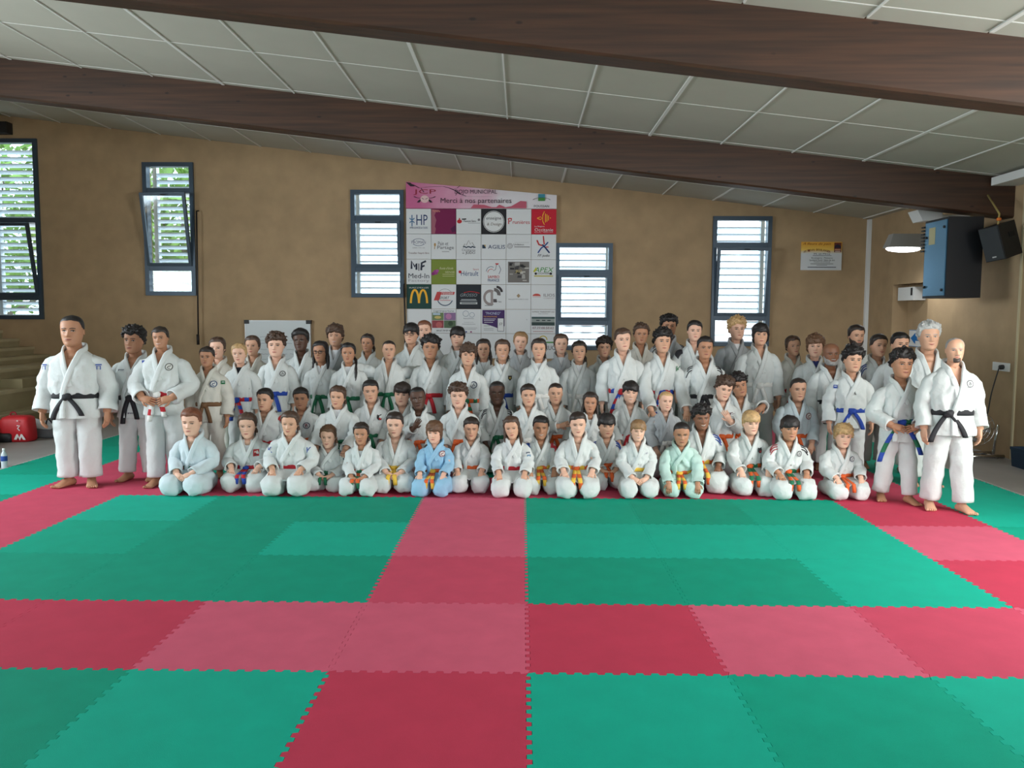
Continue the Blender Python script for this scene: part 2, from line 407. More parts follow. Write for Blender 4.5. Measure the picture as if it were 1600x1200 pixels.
mats_root = empty('judo_mat_area', (0, 8, 0), 'green and red interlocking judo mats covering the hall floor', 'judo mat')
special = {(1, 4): ('r', 1), (3, 4): ('r', 1), (2, 4): ('r', 0), (0, 4): ('r', 2), (-1, 4): ('r', 1), (-1, 3): ('r', 2), (-1, 5): ('r', 0), (-1, 6): ('r', 1), (-1, 7): ('r', 1), (3, 6): ('r', 1), (3, 5): ('r', 2),
           (-2, 6): ('g', 1), (-2, 7): ('g', 2), (-3, 6): ('g', 2), (-2, 5): ('g', 2), (0, 6): ('g', 1), (1, 6): ('g', 1), (0, 5): ('g', 2), (1, 5): ('g', 2), (2, 3): ('g', 1), (-3, 3): ('g', 2), (-2, 3): ('g', 1), (1, 3): ('g', 0)}
rt = random.Random(3)
for c in range(-6, 5):
    for r in range(1, 13):
        red = (c == -1 and r < 9) or (r == 4 and -6 < c < 4) or (r == 8 and -6 < c < 4) or c == 3 or c == -5 or r == 12
        if c in (-6, 4): red = False
        k = rt.choice((0, 0, 1, 2))
        if (c, r) in special: red = special[(c, r)][0] == 'r'; k = special[(c, r)][1]
        o = bpy.data.objects.new('mat_tile', tile); col.objects.link(o); o.parent = mats_root
        o.location = (c+.54, r+.5-8, 0)
        o.material_slots[0].link = 'OBJECT'; o.material_slots[0].material = (REDS if red else GREENS)[k]
# pale ramp edging along the left and right border of the mats
for (x0, x1, lab) in ((-6.06, -5.985, 'pale grey edging strip along the left border of the mats'), (5.065, 5.14, 'pale grey edging strip along the right border of the mats')):
    b = MB(); z = -.004
    lo = [(x0, 1, FLOOR_Z), (x1, 1, FLOOR_Z), (x1, 1, z if x0 < 0 else -.02), (x0, 1, -.02 if x0 < 0 else z)]
    R = np.array([[(p[0], y, p[2]) for p in lo] for y in (1.0, 13.0)])
    b.loft(R, 0, True, True); tag(b.build('mat_edging', mat('pale_grey_rubber', lin((178, 180, 176)), .7), smooth=False), lab, 'edging')

# ------------------------------------------------------------------ bleachers on the left
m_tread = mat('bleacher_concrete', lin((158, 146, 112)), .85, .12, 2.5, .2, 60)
bl = empty('bleacher', (-7, 13, FLOOR_Z), 'stepped tan concrete bleachers along the left wall', 'bleacher')
steps = [(-7.5, .35), (-7.75, .66), (-8.1, .95), (-8.75, 1.07), (-9.05, 1.21), (-9.32, 1.36), (-9.62, 1.51)]
for i, (x, z) in enumerate(steps):
    xe = steps[i+1][0] if i+1 < len(steps) else LEFT_X
    b = MB(); 
    y0 = 5.0
    b.box(xe-7, x+7, y0-13, WALL_Y-.002-13, -0 if i == 0 else 0, z-.05)
    b2 = MB()
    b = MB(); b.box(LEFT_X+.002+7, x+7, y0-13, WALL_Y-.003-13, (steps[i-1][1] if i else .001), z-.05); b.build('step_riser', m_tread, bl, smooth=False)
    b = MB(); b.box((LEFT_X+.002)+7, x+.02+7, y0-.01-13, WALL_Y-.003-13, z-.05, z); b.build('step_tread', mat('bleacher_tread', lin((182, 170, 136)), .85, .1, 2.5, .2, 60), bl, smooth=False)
b = MB(); b.box(-1.1, -.76, 12.7-13, 13.7-13, .66, .80); b.build('half_step', m_tread, bl, smooth=False)

# ------------------------------------------------------------------ flat print helper for boards and posters
def draw(els, place, name, parent, layer0=.003):
    mb = MB(); cols = []; k = 0
    def slot(c):
        c = tuple(c)
        if c not in cols: cols.append(c)
        return cols.index(c)
    for e in els:
        k += 1; off = layer0+.0012*k; V2, F = None, None
        if e[0] == 't':
            _, s, u, v, h, c = e[:6]; V, F, w = text_geo(s); mw = e[6] if len(e) > 6 else None; sh = e[7] if len(e) > 7 else 0
            sx = h if not mw else mw/w
            V2 = [(u+p[0]*sx+p[1]*h*sh, v+p[1]*h) for p in V]
        elif e[0] == 'r':
            _, u, v, w, h, c = e; V2 = [(u-w/2, v-h/2), (u+w/2, v-h/2), (u+w/2, v+h/2), (u-w/2, v+h/2)]; F = [(0, 1, 2, 3)]
        elif e[0] == 'c':
            _, u, v, r, c = e[:5]; ry = e[5] if len(e) > 5 else r
            V2 = [(u+r*math.cos(a), v+ry*math.sin(a)) for a in np.linspace(0, 2*np.pi, 24, endpoint=False)]; F = [tuple(range(24))]
        elif e[0] == 'ring':
            _, u, v, r, t, c = e[:6]; a0, a1 = e[6] if len(e) > 6 else (0, 360); ry = (e[7] if len(e) > 7 else 1)
            A = np.radians(np.linspace(a0, a1, 29)); V2 = []
            for a in A: V2 += [(u+(r-t/2)*math.cos(a), v+(r-t/2)*math.sin(a)*ry), (u+(r+t/2)*math.cos(a), v+(r+t/2)*math.sin(a)*ry)]
            F = [(2*i, 2*i+1, 2*i+3, 2*i+2) for i in range(28)]
        elif e[0] == 'p':
            _, V2, c = e; F = [tuple(range(len(V2)))]
        elif e[0] == 'l':
            _, P, wd, c = e; P = np.array(P, float); T = np.gradient(P, axis=0); T /= np.linalg.norm(T, axis=1)[:, None]+1e-9
            N = np.stack([-T[:, 1], T[:, 0]], 1)*wd/2; V2 = []
            for p, n in zip(P, N): V2 += [tuple(p-n), tuple(p+n)]
            F = [(2*i, 2*i+2, 2*i+3, 2*i+1) for i in range(len(P)-1)]
        if not len(V2): continue
        mb.add([place(u, v, off) for (u, v) in V2], F, slot(c))
    return mb.build(name, [flat(c) for c in cols], parent, smooth=False)
def arc(u, v, r, a0, a1, n=14, ry=1): return [(u+r*math.cos(a), v+r*ry*math.sin(a)) for a in np.radians(np.linspace(a0, a1, n))]

# ------------------------------------------------------------------ sponsor board
K = (28, 28, 30); NV = (20, 50, 100); RD = (190, 40, 45); GY = (120, 120, 122); WH = (222, 224, 224); YL = (240, 180, 50); GN = (70, 140, 60)
BY = WALL_Y-.06
bx0 = at(635, 400, BY)[0]; bx1 = at(869, 400, BY)[0]; ztl = at(635, 284, BY)[2]; ztr = at(868, 305, BY)[2]; zh = at(750, 326.5, BY)[2]
pw = (bx1-bx0)/6; rowz = [at(750, y, BY)[2] for y in (326.5, 366, 405.5, 444.5, 483, 521, 560)]
board = empty('sponsor_board', ((bx0+bx1)/2, BY, rowz[-1]), 'white sponsor board with a grid of logos under a pink header', 'sponsor board')
def loc(p): return (p[0]-(bx0+bx1)/2, p[1]-BY, p[2]-rowz[-1])
m_panel = mat('white_sign_panel', lin((216, 219, 220)), .45)
hb = MB(); pts = [(bx0, zh+.006), (bx1, zh+.006), (bx1, ztr), (bx0, ztl)]
hb.add([loc((x, y, z)) for y in (BY-.012, BY+.05) for x, z in pts], [(0, 1, 2, 3), (7, 6, 5, 4), (0, 4, 5, 1), (1, 5, 6, 2), (2, 6, 7, 3), (3, 7, 4, 0)])
# header panel: pink watercolour wash fading to white towards the right
mp = bpy.data.materials.new('pink_watercolour_print'); mp.use_nodes = True; nt = mp.node_tree; bs = nt.nodes['Principled BSDF']; bs.inputs['Roughness'].default_value = .5
tcn = nt.nodes.new('ShaderNodeTexCoord'); sp = nt.nodes.new('ShaderNodeSeparateXYZ'); nz = nt.nodes.new('ShaderNodeTexNoise'); nz.inputs['Scale'].default_value = 2.2; nz.inputs['Detail'].default_value = 6
nt.links.new(tcn.outputs['Generated'], sp.inputs[0]); nt.links.new(tcn.outputs['Object'], nz.inputs['Vector'])
ma = nt.nodes.new('ShaderNodeMath'); ma.operation = 'MULTIPLY_ADD'; ma.inputs[1].default_value = .55; nt.links.new(nz.outputs['Fac'], ma.inputs[0]); nt.links.new(sp.outputs['X'], ma.inputs[2])
rp = nt.nodes.new('ShaderNodeValToRGB'); e = rp.color_ramp.elements; e[0].position = .3; e[0].color = (*lin((196, 96, 142)), 1); e[1].position = .95; e[1].color = (*lin((222, 218, 222)), 1)
e2 = rp.color_ramp.elements.new(.62); e2.color = (*lin((214, 150, 178)), 1)
nt.links.new(ma.outputs[0], rp.inputs['Fac']); nt.links.new(rp.outputs['Color'], bs.inputs['Base Color'])
head = hb.build('header_panel', mp, board, smooth=False)
HW, HH = bx1-bx0, ztl-zh
def hplace(u, v, off): q = loc((bx0+u*HW, BY-.012-off, zh+v*HH)); return q
DK = (40, 28, 40); PK = (188, 90, 110)
br = [(0.01, .98), (.05, .9), (.09, .78), (.14, .82), (.2, .84), (.25, .84), (.29, .78), (.33, .68), (.36, .55), (.4, .48)]
els = [('l', br, .011, DK), ('p', [(0, 1.0), (.03, .98), (.06, .84), (.03, .84)], DK), ('l', [(.1, .78), (.12, .62)], .006, DK), ('l', [(.31, .74), (.34, .78), (.36, .88)], .004, DK), ('l', [(.34, .62), (.33, .5)], .004, DK),
       ('t', 'JCP', .125, .62, .22, (150, 40, 60), .15), ('l', arc(.125, .5, .075, 200, 340, 12, 1.6), .012, DK), ('l', arc(.125, .08, .05, 30, 150, 12, 6), .018, DK), ('c', .125, .36, .028, (225, 190, 190), .14), ('l', [(.105, .4), (.12, .35)], .006, DK), ('l', [(.145, .4), (.13, .35)], .006, DK),
       ('t', 'DOJO MUNICIPAL', .465, .62, .2, (70, 52, 68), .28), ('l', [(.36, .46), (.465, .46), (.57, .46)], .006, GY),
       ('p', [(.43, .02), (.45, .16), (.52, .15), (.57, .06), (.6, .06), (.62, .16), (.66, .06), (.7, .1), (.76, .3), (.8, .28), (.8, .02)], PK),
       ('t', 'Merci à nos partenaires', .466, .28, .25, (58, 40, 50), .47),
       ('r', .9, .43, .045, .26, (60, 140, 160)), ('r', .9, .36, .045, .12, GN), ('l', arc(.9, .22, .07, 35, 145, 10, 3), .006, K), ('t', 'POUSSAN', .9, .1, .09, (50, 50, 54), .1)]
# the frame of the header is its left height; the top edge slopes down to the right
draw(els, lambda u, v, off: hplace(u, v*.98*(1-.0*u), off), 'print', head)
def wave_l(u, v, w, n=9, a=.03): return [(u+w*(i/(n-1)-.5), v+a*math.sin(i*2.3)) for i in range(n)]
P = {}
P[0, 0] = (None, [('t', 'HP', .14, .06, .42, NV, .46), ('l', [(-.27, .26), (-.27, -.2)], .04, (60, 110, 150)), ('l', arc(-.27, .17, .1, 200, 340), .04, (60, 110, 150)), ('l', arc(-.27, -.1, .1, 20, 160), .04, (60, 110, 150)), ('t', 'AMBULANCES & TAXIS', 0, -.26, .08, NV, .74)])
P[0, 1] = ((118, 18, 74), [('p', [(-.5, -.5), (-.36, -.5), (-.32, -.3), (-.36, -.2), (-.3, .05), (-.38, .25), (-.3, .4), (-.2, .46), (-.5, .5)], (160, 95, 110)), ('l', wave_l(-.3, .42, .3), .05, (190, 120, 110)), ('p', [(.28, -.3), (.48, -.15), (.5, -.4), (.36, -.45)], (80, 14, 66))])
P[0, 2] = (None, [('c', -.38, 0, .1, RD, .08), ('r', -.38, .11, .05, .06, RD), ('l', [(-.28, .09), (-.1, .1)], .05, K), ('t', 'Passion Savo', .05, .02, .09, K, .5), ('r', .22, -.07, .5, .015, GY), ('c', .42, .07, .05, GY)])
P[0, 3] = ((30, 30, 34), [('c', 0, 0, .44, WH), ('ring', 0, 0, .41, .02, K), ('t', 'enseigne', 0, .12, .16, K, .62, .15), ('t', '& Design', .02, -.12, .15, (110, 95, 80), .6, .2)])
P[0, 4] = (None, [('t', 'P', -.36, .02, .24, RD), ('t', 'runières', .1, -.02, .15, RD, .7), ('l', [(-.46, .1), (-.38, .14), (-.28, .12)], .03, RD)])
P[0, 5] = ((196, 24, 48), [('l', [(-.28, .14), (-.14, .2), (-.05, .12), (-.05, .26), (.02, .42)], .03, YL), ('l', [(-.28, .14), (-.14, .08), (-.05, .16), (-.05, .02), (.02, -.12)], .03, YL), ('r', .06, .15, .03, .36, YL), ('r', .12, .15, .03, .3, YL), ('r', .18, .15, .03, .2, YL), ('c', .26, .15, .02, YL),
                           ('t', 'La Région', -.18, -.2, .07, WH, .4), ('t', 'Occitanie', 0, -.33, .13, WH, .76), ('t', 'Pyrénées - Méditerranée', 0, -.44, .045, WH, .76)])
P[1, 0] = (None, [('ring', 0, .18, .26, .03, NV, (0, 360), .55), ('r', 0, .18, .6, .13, WH), ('t', 'PROMAN', 0, .18, .12, NV, .58), ('t', 'EXPERTS · LYON · SUD', 0, -.05, .04, GY, .5), ('t', 'Travailler l\'esprit libre', 0, -.27, .1, (120, 80, 80), .86)])
P[1, 1] = (None, [('t', 'Pain et', -.02, .13, .16, (70, 75, 80), .42), ('t', 'Partage', .08, -.05, .18, (70, 75, 80), .68), ('l', [(-.38, -.1), (-.36, .1)], .03, (180, 140, 80)), ('c', -.36, .08, .04, (180, 140, 80), .07), ('r', .08, -.2, .3, .02, GY)])
P[1, 2] = (None, [('l', [(-.24, -.02), (-.16, .12), (-.1, .06), (0, .26), (.08, .1), (.14, .18), (.24, .02)], .02, (110, 105, 95)), ('l', wave_l(.03, -.01, .5, 9, .025), .05, (40, 60, 80)), ('t', 'Occitanie', 0, -.13, .11, GY, .56), ('t', 'JUDO', .07, -.26, .13, K, .4), ('r', -.22, -.26, .08, .03, GY)])
P[1, 3] = (None, [('r', -.4, .01, .14, .15, (40, 60, 80)), ('p', [(-.4, .08), (-.33, .08), (-.33, -.02)], (200, 170, 100)), ('t', 'AGILIS', .12, 0, .16, NV, .7)])
P[1, 4] = (None, [('ring', -.36, .04, .1, .02, GY), ('ring', -.36, .04, .05, .02, GY), ('t', 'Unilation', .0, .1, .07, K, .42), ('r', .14, .0, .64, .03, GY), ('r', .12, .18, .6, .006, GY)])
P[1, 5] = (None, [('l', [(-.28, .28), (-.2, .1), (-.05, .06)], .06, RD), ('l', [(-.02, .45), (0, .25), (.02, .1)], .05, RD), ('l', [(.18, .2), (.05, .06), (-.1, -.04), (-.24, -.24)], .05, (30, 70, 140)), ('l', [(-.06, .1), (.06, -.02), (.24, -.24)], .06, NV), ('l', [(.08, 0), (.2, 0)], .04, RD), ('t', 'FF judo', 0, -.36, .13, K, .48, .25)])
P[2, 0] = (None, [('l', [(-.3, .12), (-.3, .44), (-.16, .2), (-.1, .34), (-.1, .08)], .08, (40, 46, 64)), ('l', [(0, .04), (0, .34)], .05, GY), ('l', [(.1, .06), (.12, .36), (.3, .44)], .08, (40, 46, 64)), ('l', [(.12, .2), (.24, .26)], .07, (40, 46, 64)), ('t', 'Med-In', 0, -.17, .2, (50, 56, 68), .86), ('t', 'Factory', 0, -.38, .13, (150, 150, 154), .86)])
P[2, 1] = ((122, 138, 54), [('c', -.34, -.02, .1, (150, 60, 130)), ('c', -.44, -.08, .07, (130, 40, 110)), ('c', -.26, .04, .06, (170, 80, 150)), ('t', 'Rosée d\'étoile', .12, .15, .1, (214, 210, 170), .56, .3), ('t', 'SENSE', .26, -.01, .07, (214, 210, 170), .4), ('r', .2, -.1, .5, .02, (200, 196, 150)), ('r', .2, -.18, .5, .02, (200, 196, 150))])
P[2, 2] = (None, [('t', 'Hérault', .04, -.06, .2, (30, 70, 120), .72), ('t', 'Sport', .3, .1, .09, (180, 80, 80), .24), ('c', -.36, 0, .06, RD)])
P[2, 3] = (None, [('l', arc(-.1, .02, .2, 60, 180), .02, (50, 70, 110)), ('l', arc(-.1, -.02, .14, 60, 180), .02, RD), ('l', [(-.02, .05), (.08, .1), (.12, .3)], .02, GY), ('l', [(.22, .28), (.3, .1), (.22, -.08)], .02, (60, 70, 100)), ('p', [(.06, .36), (.22, .36), (.18, .3), (.1, .3)], RD), ('t', 'SAMBO', 0, -.2, .11, RD, .48), ('t', 'FRANCE', 0, -.34, .11, (30, 70, 120), .48)])
rr = np.random.default_rng(5)
P[2, 4] = (None, [('r', 0, 0, .88, .86, (120, 116, 112))]+[('r', float(rr.uniform(-.34, .34)), float(rr.uniform(-.36, .36)), float(rr.uniform(.1, .2)), float(rr.uniform(.04, .12)), [(40, 40, 42), (170, 168, 164), (70, 68, 70), (196, 194, 188)][i % 4]) for i in range(22)]+[('t', 'JKO', 0, .02, .14, (210, 190, 120), .26)])
P[2, 5] = (None, [('t', 'APEX', .02, .1, .2, (60, 140, 50), .76, .3), ('p', [(-.44, .02), (-.3, .22), (-.28, .1), (-.36, 0)], (190, 190, 60)), ('c', -.32, -.06, .05, K), ('c', .3, -.06, .05, K), ('t', 'LOCATION', 0, -.05, .07, K, .5), ('r', 0, -.16, .78, .05, (190, 180, 90))])
P[3, 0] = ((22, 66, 60), [('l', arc(-.17, -.32, .17, 4, 176, 16, 3.5), .085, YL), ('l', arc(.17, -.32, .17, 4, 176, 16, 3.5), .085, YL), ('t', 'BALARUC LE VIEUX & SETE', 0, .37, .055, WH, .8)])
P[3, 1] = (None, [('ring', .05, 0, .32, .015, GY, (20, 160)), ('p', [(-.42, -.16), (-.28, .2), (.46, .2), (.42, .08), (-.12, .08), (-.2, -.16)], (190, 70, 70)), ('t', 'TEISSIER', .14, .14, .09, WH, .5, .3), ('t', 'SPORT', .02, -.05, .11, (50, 50, 54), .4, .3), ('r', .06, -.15, .44, .02, RD), ('ring', .05, -.05, .32, .04, (70, 90, 110), (200, 340))])
P[3, 2] = ((34, 40, 48), [('l', [(-.2, .17), (.05, .22), (.25, .2), (.45, .15)], .025, RD), ('t', 'GROSSO', 0, .07, .13, (150, 158, 164), .7, .3), ('r', 0, -.12, .62, .04, (160, 166, 170)), ('r', 0, -.17, .7, .04, (130, 136, 140)), ('r', 0, -.27, .72, .08, (200, 204, 204)), ('r', 0, -.27, .6, .03, (60, 66, 72))])
P[3, 3] = (None, [('ring', -.14, -.03, .24, .1, (150, 140, 138), (60, 300), 1.15), ('r', -.07, -.02, .1, .56, (160, 150, 148)), ('ring', .02, .1, .2, .14, (110, 104, 104), (-10, 90)), ('ring', .1, .18, .24, .1, (60, 56, 58), (5, 85)), ('r', .06, -.16, .14, .14, (90, 84, 84)), ('t', 'CP Sète', .2, -.2, .06, K, .26), ('r', -.2, -.36, .32, .025, GY)])
P[3, 4] = (None, [('p', [(0, .14), (.08, .05), (0, -.04), (-.08, .05)], (160, 140, 110)), ('t', 'BANQUE POPULAIRE DU SUD', 0, -.1, .05, GY, .82)])
P[3, 5] = (None, [('p', arc(-.28, .04, .17, 0, 180, 14, .6), (200, 84, 74)), ('t', 'ILIOS', .24, .08, .12, (110, 100, 100), .46), ('t', 'CONFORT', .24, -.05, .06, (170, 160, 160), .46), ('r', -.28, 0, .34, .015, (200, 150, 140))])
P[4, 0] = (None, [])
P[4, 1] = (None, [('t', 'Lagrimportune', 0, .42, .11, (60, 90, 90), .84, .2), ('r', -.25, .2, .48, .32, (110, 130, 90)), ('r', .25, .2, .48, .32, (140, 110, 150)), ('r', -.25, -.13, .48, .32, (150, 70, 76)), ('r', .25, -.13, .48, .32, (90, 110, 84)), ('c', .2, .2, .12, (190, 130, 170)), ('c', -.25, .16, .14, (200, 180, 110), .06), ('c', -.2, -.16, .13, (190, 100, 100)), ('c', .28, -.1, .1, (60, 80, 60)), ('r', -.3, .3, .3, .08, (180, 200, 215)), ('t', '04 67 74 07 94', .0, -.4, .07, K, .6)])
P[4, 2] = (None, [('ring', -.12, .32, .12, .015, (110, 130, 150)), ('ring', .14, .27, .1, .015, (110, 130, 150)), ('t', 'Rosine & Pomme', 0, .12, .05, (90, 100, 110), .42), ('t', 'www.facebook.com', 0, -.04, .03, GY, .4), ('r', 0, -.12, .55, .012, GY), ('r', 0, -.28, .7, .012, GY), ('r', 0, -.34, .6, .012, GY), ('r', -.1, -.45, .06, .06, (50, 70, 130)), ('r', .1, -.45, .06, .06, (150, 60, 110))])
P[4, 3] = (None, [('p', [(-.46, .48), (.46, .48), (.46, -.2), (.2, -.3), (0, -.22), (-.3, -.12), (-.46, -.1)], (70, 44, 100)), ('t', '"PHONEO"', -.02, .34, .12, (190, 200, 225), .62), ('t', 'TELE SMARTPHONE', -.14, .2, .05, YL, .56), ('r', -.16, .1, .5, .02, WH), ('r', -.18, .04, .44, .02, WH), ('r', -.2, -.04, .36, .02, WH), ('r', .3, -.14, .27, .56, (46, 46, 60)), ('r', .3, -.14, .24, .53, WH), ('t', 'JCP', .3, -.12, .13, K, .14), ('t', 'GARANTIE', -.28, -.19, .04, K, .24), ('r', -.2, -.3, .4, .014, GY), ('r', -.2, -.37, .4, .014, GY)])
P[4, 4] = (None, [('l', [(.34, .1), (.36, .06)], .015, GY)])
P[4, 5] = (None, [('t', 'EXPRESS TRANSPORT A.D', 0, .41, .06, (90, 80, 80), .92), ('t', 'MARCHANDISES', .0, .33, .03, GY, .4), ('r', 0, .02, .96, .36, (150, 158, 154)), ('r', 0, .16, .96, .08, (60, 86, 86)), ('r', 0, -.1, .96, .14, (54, 72, 70)), ('r', -.22, .05, .14, .04, (50, 60, 64)), ('r', .02, .05, .14, .04, (50, 60, 64)), ('r', .24, .05, .14, .04, (50, 60, 64)), ('t', '07.77.00.50.62', 0, -.27, .1, (120, 60, 64), .88), ('r', 0, -.42, .84, .02, (170, 90, 90))])
P[5, 5] = (None, [('ring', 0, .26, .16, .04, (190, 170, 60), (0, 180)), ('r', 0, .16, .9, .06, (90, 150, 80)), ('t', 'RUC', .3, -.06, .18, K, .4), ('t', 'x.xx', .3, -.26, .08, K, .24)])
P[5, 5][1].pop()
for r in range(6):
    for c in range(6):
        bgc, els = P.get((r, c), (None, []))
        z1, z0 = rowz[r], rowz[r+1]; xa = bx0+pw*c; g = .006; cxx, czz = xa+pw/2, (z0+z1)/2
        b = MB(); lo = loc((cxx, BY, czz)); hx, hz = pw/2-g/2, (z1-z0)/2-g/2
        b.box(-hx, hx, -.012, .05, -hz, hz)
        o = b.build('panel', flat(bgc) if bgc else m_panel, board, lo, smooth=False)
        if els: draw(els, lambda u, v, off: (u*pw*.97, -.012-off, v*(z1-z0)*.97), 'print', o, 0.001)
# ------------------------------------------------------------------ bakery poster, whiteboard, arrow sign
a = at(1251, 422, WALL_Y-.02); b_ = at(1316, 378, WALL_Y-.02); cw, chh = b_[0]-a[0], b_[2]-a[2]
post = empty('bakery_poster', ((a[0]+b_[0])/2, WALL_Y-.012, a[2]), 'white and yellow bakery poster on the back wall', 'poster')
b = MB(); b.box(-cw/2, cw/2, -.01, .012, 0, chh)
mg = bpy.data.materials.new('yellow_to_white_print'); mg.use_nodes = True; nt = mg.node_tree; bs = nt.nodes['Principled BSDF']; bs.inputs['Roughness'].default_value = .5
tcn = nt.nodes.new('ShaderNodeTexCoord'); sp = nt.nodes.new('ShaderNodeSeparateXYZ'); rp = nt.nodes.new('ShaderNodeValToRGB')
nt.links.new(tcn.outputs['Generated'], sp.inputs[0]); nt.links.new(sp.outputs['Z'], rp.inputs['Fac']); nt.links.new(rp.outputs['Color'], bs.inputs['Base Color'])
e = rp.color_ramp.elements; e[0].position = .58; e[0].color = (*lin((216, 220, 222)), 1); e[1].position = .9; e[1].color = (*lin((232, 172, 60)), 1); e2 = e.new(.72); e2.color = (*lin((240, 200, 90)), 1)
po = b.build('sheet', mg, post, smooth=False)
els = [('t', 'A fleurs de pain', -.12, .92, .11, (150, 80, 30), .68, .3)]
for i, chx in enumerate('ARTISAN BOULANGER'):
    if chx == ' ': continue
    th = math.radians(118-i*56/16); els.append(('t', chx, -.12+.72*math.cos(th)*.92, .1+.72*math.sin(th)*.86, .075, (120, 40, 30), .035))
els += [('r', .38, .8, .17, .34, (110, 50, 36)), ('p', arc(.38, .78, .08, 0, 180, 12, 1.6), (40, 34, 50)), ('r', .38, .72, .14, .05, (200, 150, 120)), ('r', .38, .66, .13, .03, (220, 200, 190)), ('t', 'M. et Mme', 0, .57, .05, K, .4), ('r', 0, .51, .46, .015, GY),
        ('t', 'Boulangerie   Pâtisserie', 0, .42, .06, K, .52), ('t', 'Sandwich froid - Salon de thé', 0, .35, .055, K, .62), ('t', 'Chambre en commande', 0, .29, .04, K, .4), ('r', 0, .22, .56, .02, GY), ('r', 0, .17, .26, .015, GY), ('r', 0, .1, .7, .025, (90, 90, 96))]
draw(els, lambda u, v, off: (u*cw, -.01-off, v*chh), 'print', po)
a = at(386, 590, WALL_Y-.05); b_ = at(484, 502, WALL_Y-.05); cw, chh = b_[0]-a[0], b_[2]-a[2]
wb = empty('whiteboard', ((a[0]+b_[0])/2, WALL_Y-.05, a[2]), 'whiteboard with black corners and faint handwriting on the back wall', 'whiteboard')
b = MB(); b.box(-cw/2, cw/2, -.012, .05, 0, chh); so = b.build('board', mat('whiteboard_enamel', lin((212, 220, 222)), .25), wb, smooth=False)
b = MB()
for (x0, x1, z0, z1) in ((-cw/2-.015, -cw/2, 0, chh), (cw/2, cw/2+.015, 0, chh), (-cw/2, cw/2, chh, chh+.015), (-cw/2, cw/2, -.015, 0)): b.box(x0, x1, -.02, .05, z0, z1)
b.build('frame', mat('brushed_aluminium', lin((190, 192, 194)), .4, metal=.6), wb, smooth=False)
for sx in (-1, 1):
    b = MB(); b.box(sx*(cw/2-.02)-.045, sx*(cw/2-.02)+.045, -.024, .05, chh-.05, chh+.02); b.build('corner', m_black, wb, smooth=False)
els = []
rr = np.random.default_rng(9)
for i, v in enumerate((.72, .66, .61, .5, .42, .33, .25)):
    u = -.28
    while u < .3:
        L = rr.uniform(.06, .16); els.append(('l', [(u+L*k/8, v+rr.uniform(-.008, .008)) for k in range(9)], .004, [(90, 100, 120), (90, 130, 120)][i % 2])); u += L+.05
draw(els, lambda u, v, off: (u*cw, -.012-off, v*chh), 'handwriting', so)
sy = 13.9; sa = at_x(1419, 540, wr); 
s0 = at_x(1419, 541, wr-.02); s1 = at_x(1441, 516, wr-.02)
sg = empty('arrow_sign', (wr-.006, (s0[1]+s1[1])/2, s0[2]), 'small white sign with a blue arrow in the doorway recess', 'sign')
hw_, hh_ = abs(s0[1]-s1[1])/2, s1[2]-s0[2]
b = MB(); b.box(-.006, .006, -hw_, hw_, 0, hh_); so = b.build('plate', m_white, sg, smooth=False)
BL = (20, 110, 180)
splace = lambda u, v, off: (-.006-off, -u*2*hw_, v*hh_)
draw([('p', [(-.36, .5), (0, .85), (0, .64), (.4, .64), (.4, .36), (0, .36), (0, .15)], BL)], splace, 'arrow', so)
for vv in (.02, .98): draw([('l', [(-.5, vv), (.5, vv)], .03, BL)], splace, 'border_line', so)
q0 = at_x(1421, 470, wr); q1 = at_x(1448, 445, wr)
cab = empty('meter_box', (wr-.102, (q0[1]+q1[1])/2, q0[2]), 'white box at the top of the doorway recess', 'box')
hb_ = abs(q0[1]-q1[1])/2; b = MB(); b.box(-.1, .1, -hb_+.01, hb_-.01, 0, q1[2]-q0[2]-.03); b.build('housing', m_white, cab, smooth=False)
b = MB(); b.box(-.112, -.1, -hb_+.05, -hb_+.09, .08, .2); b.build('latch', m_black, cab, smooth=False)

# ------------------------------------------------------------------ wall heater, speaker, emergency lamp, socket, fan
hz0 = at(1480, 465, 10.65)[2]; hz1 = at(1480, 338, 10.65)[2]; hx0 = at(1480, 400, 10.65)[0]
ht = empty('heater_cabinet', (hx0, 10.65, hz0), 'large black cabinet with blue daylight painted on its side, hung high on the right wall', 'cabinet')
HYD = at_x(1444, 400, hx0)[1]-10.65; HXW = at(1535, 400, 10.65)[0]-hx0
b = MB(); b.box(0, HXW, 0, HYD, 0, hz1-hz0); b.build('body', mat('black_sheet_metal', lin((20, 22, 28)), .5, metal=.2), ht, smooth=False)
b = MB(); b.box(-.012, 0, .03, HYD-.03, .03, hz1-hz0-.03); sd = b.build('side_panel', mat('painted_daylight_blue', lin((92, 140, 172)), .28, .04, 2, metal=.55), ht, smooth=False)  # blue cast of window light painted into the side panel's colour
b = MB()
for (yy, zz) in ((.07, .1), (.07, .9), (HYD-.08, .15), (HYD-.08, .8)): b.tube([(-.012, yy, zz), (-.03, yy, zz)], .018, 8)
b.build('screws', m_black, sd)
b = MB(); b.box(-.016, -.012, HYD-.3, HYD-.14, .7, .92); b.build('sticker', flat((196, 190, 150)), sd, smooth=False)
for k in range(8):
    b = MB(); b.box(-.03, .0, HYD-.02, HYD+.05, .62+k*.045, .64+k*.045); b.build('vent_fin', m_black, ht, smooth=False)
b = MB(); b.box(HXW, WALL_X-hx0, HYD*.5, HYD*.7, .72, .84); b.build('bracket', m_black, ht, smooth=False)
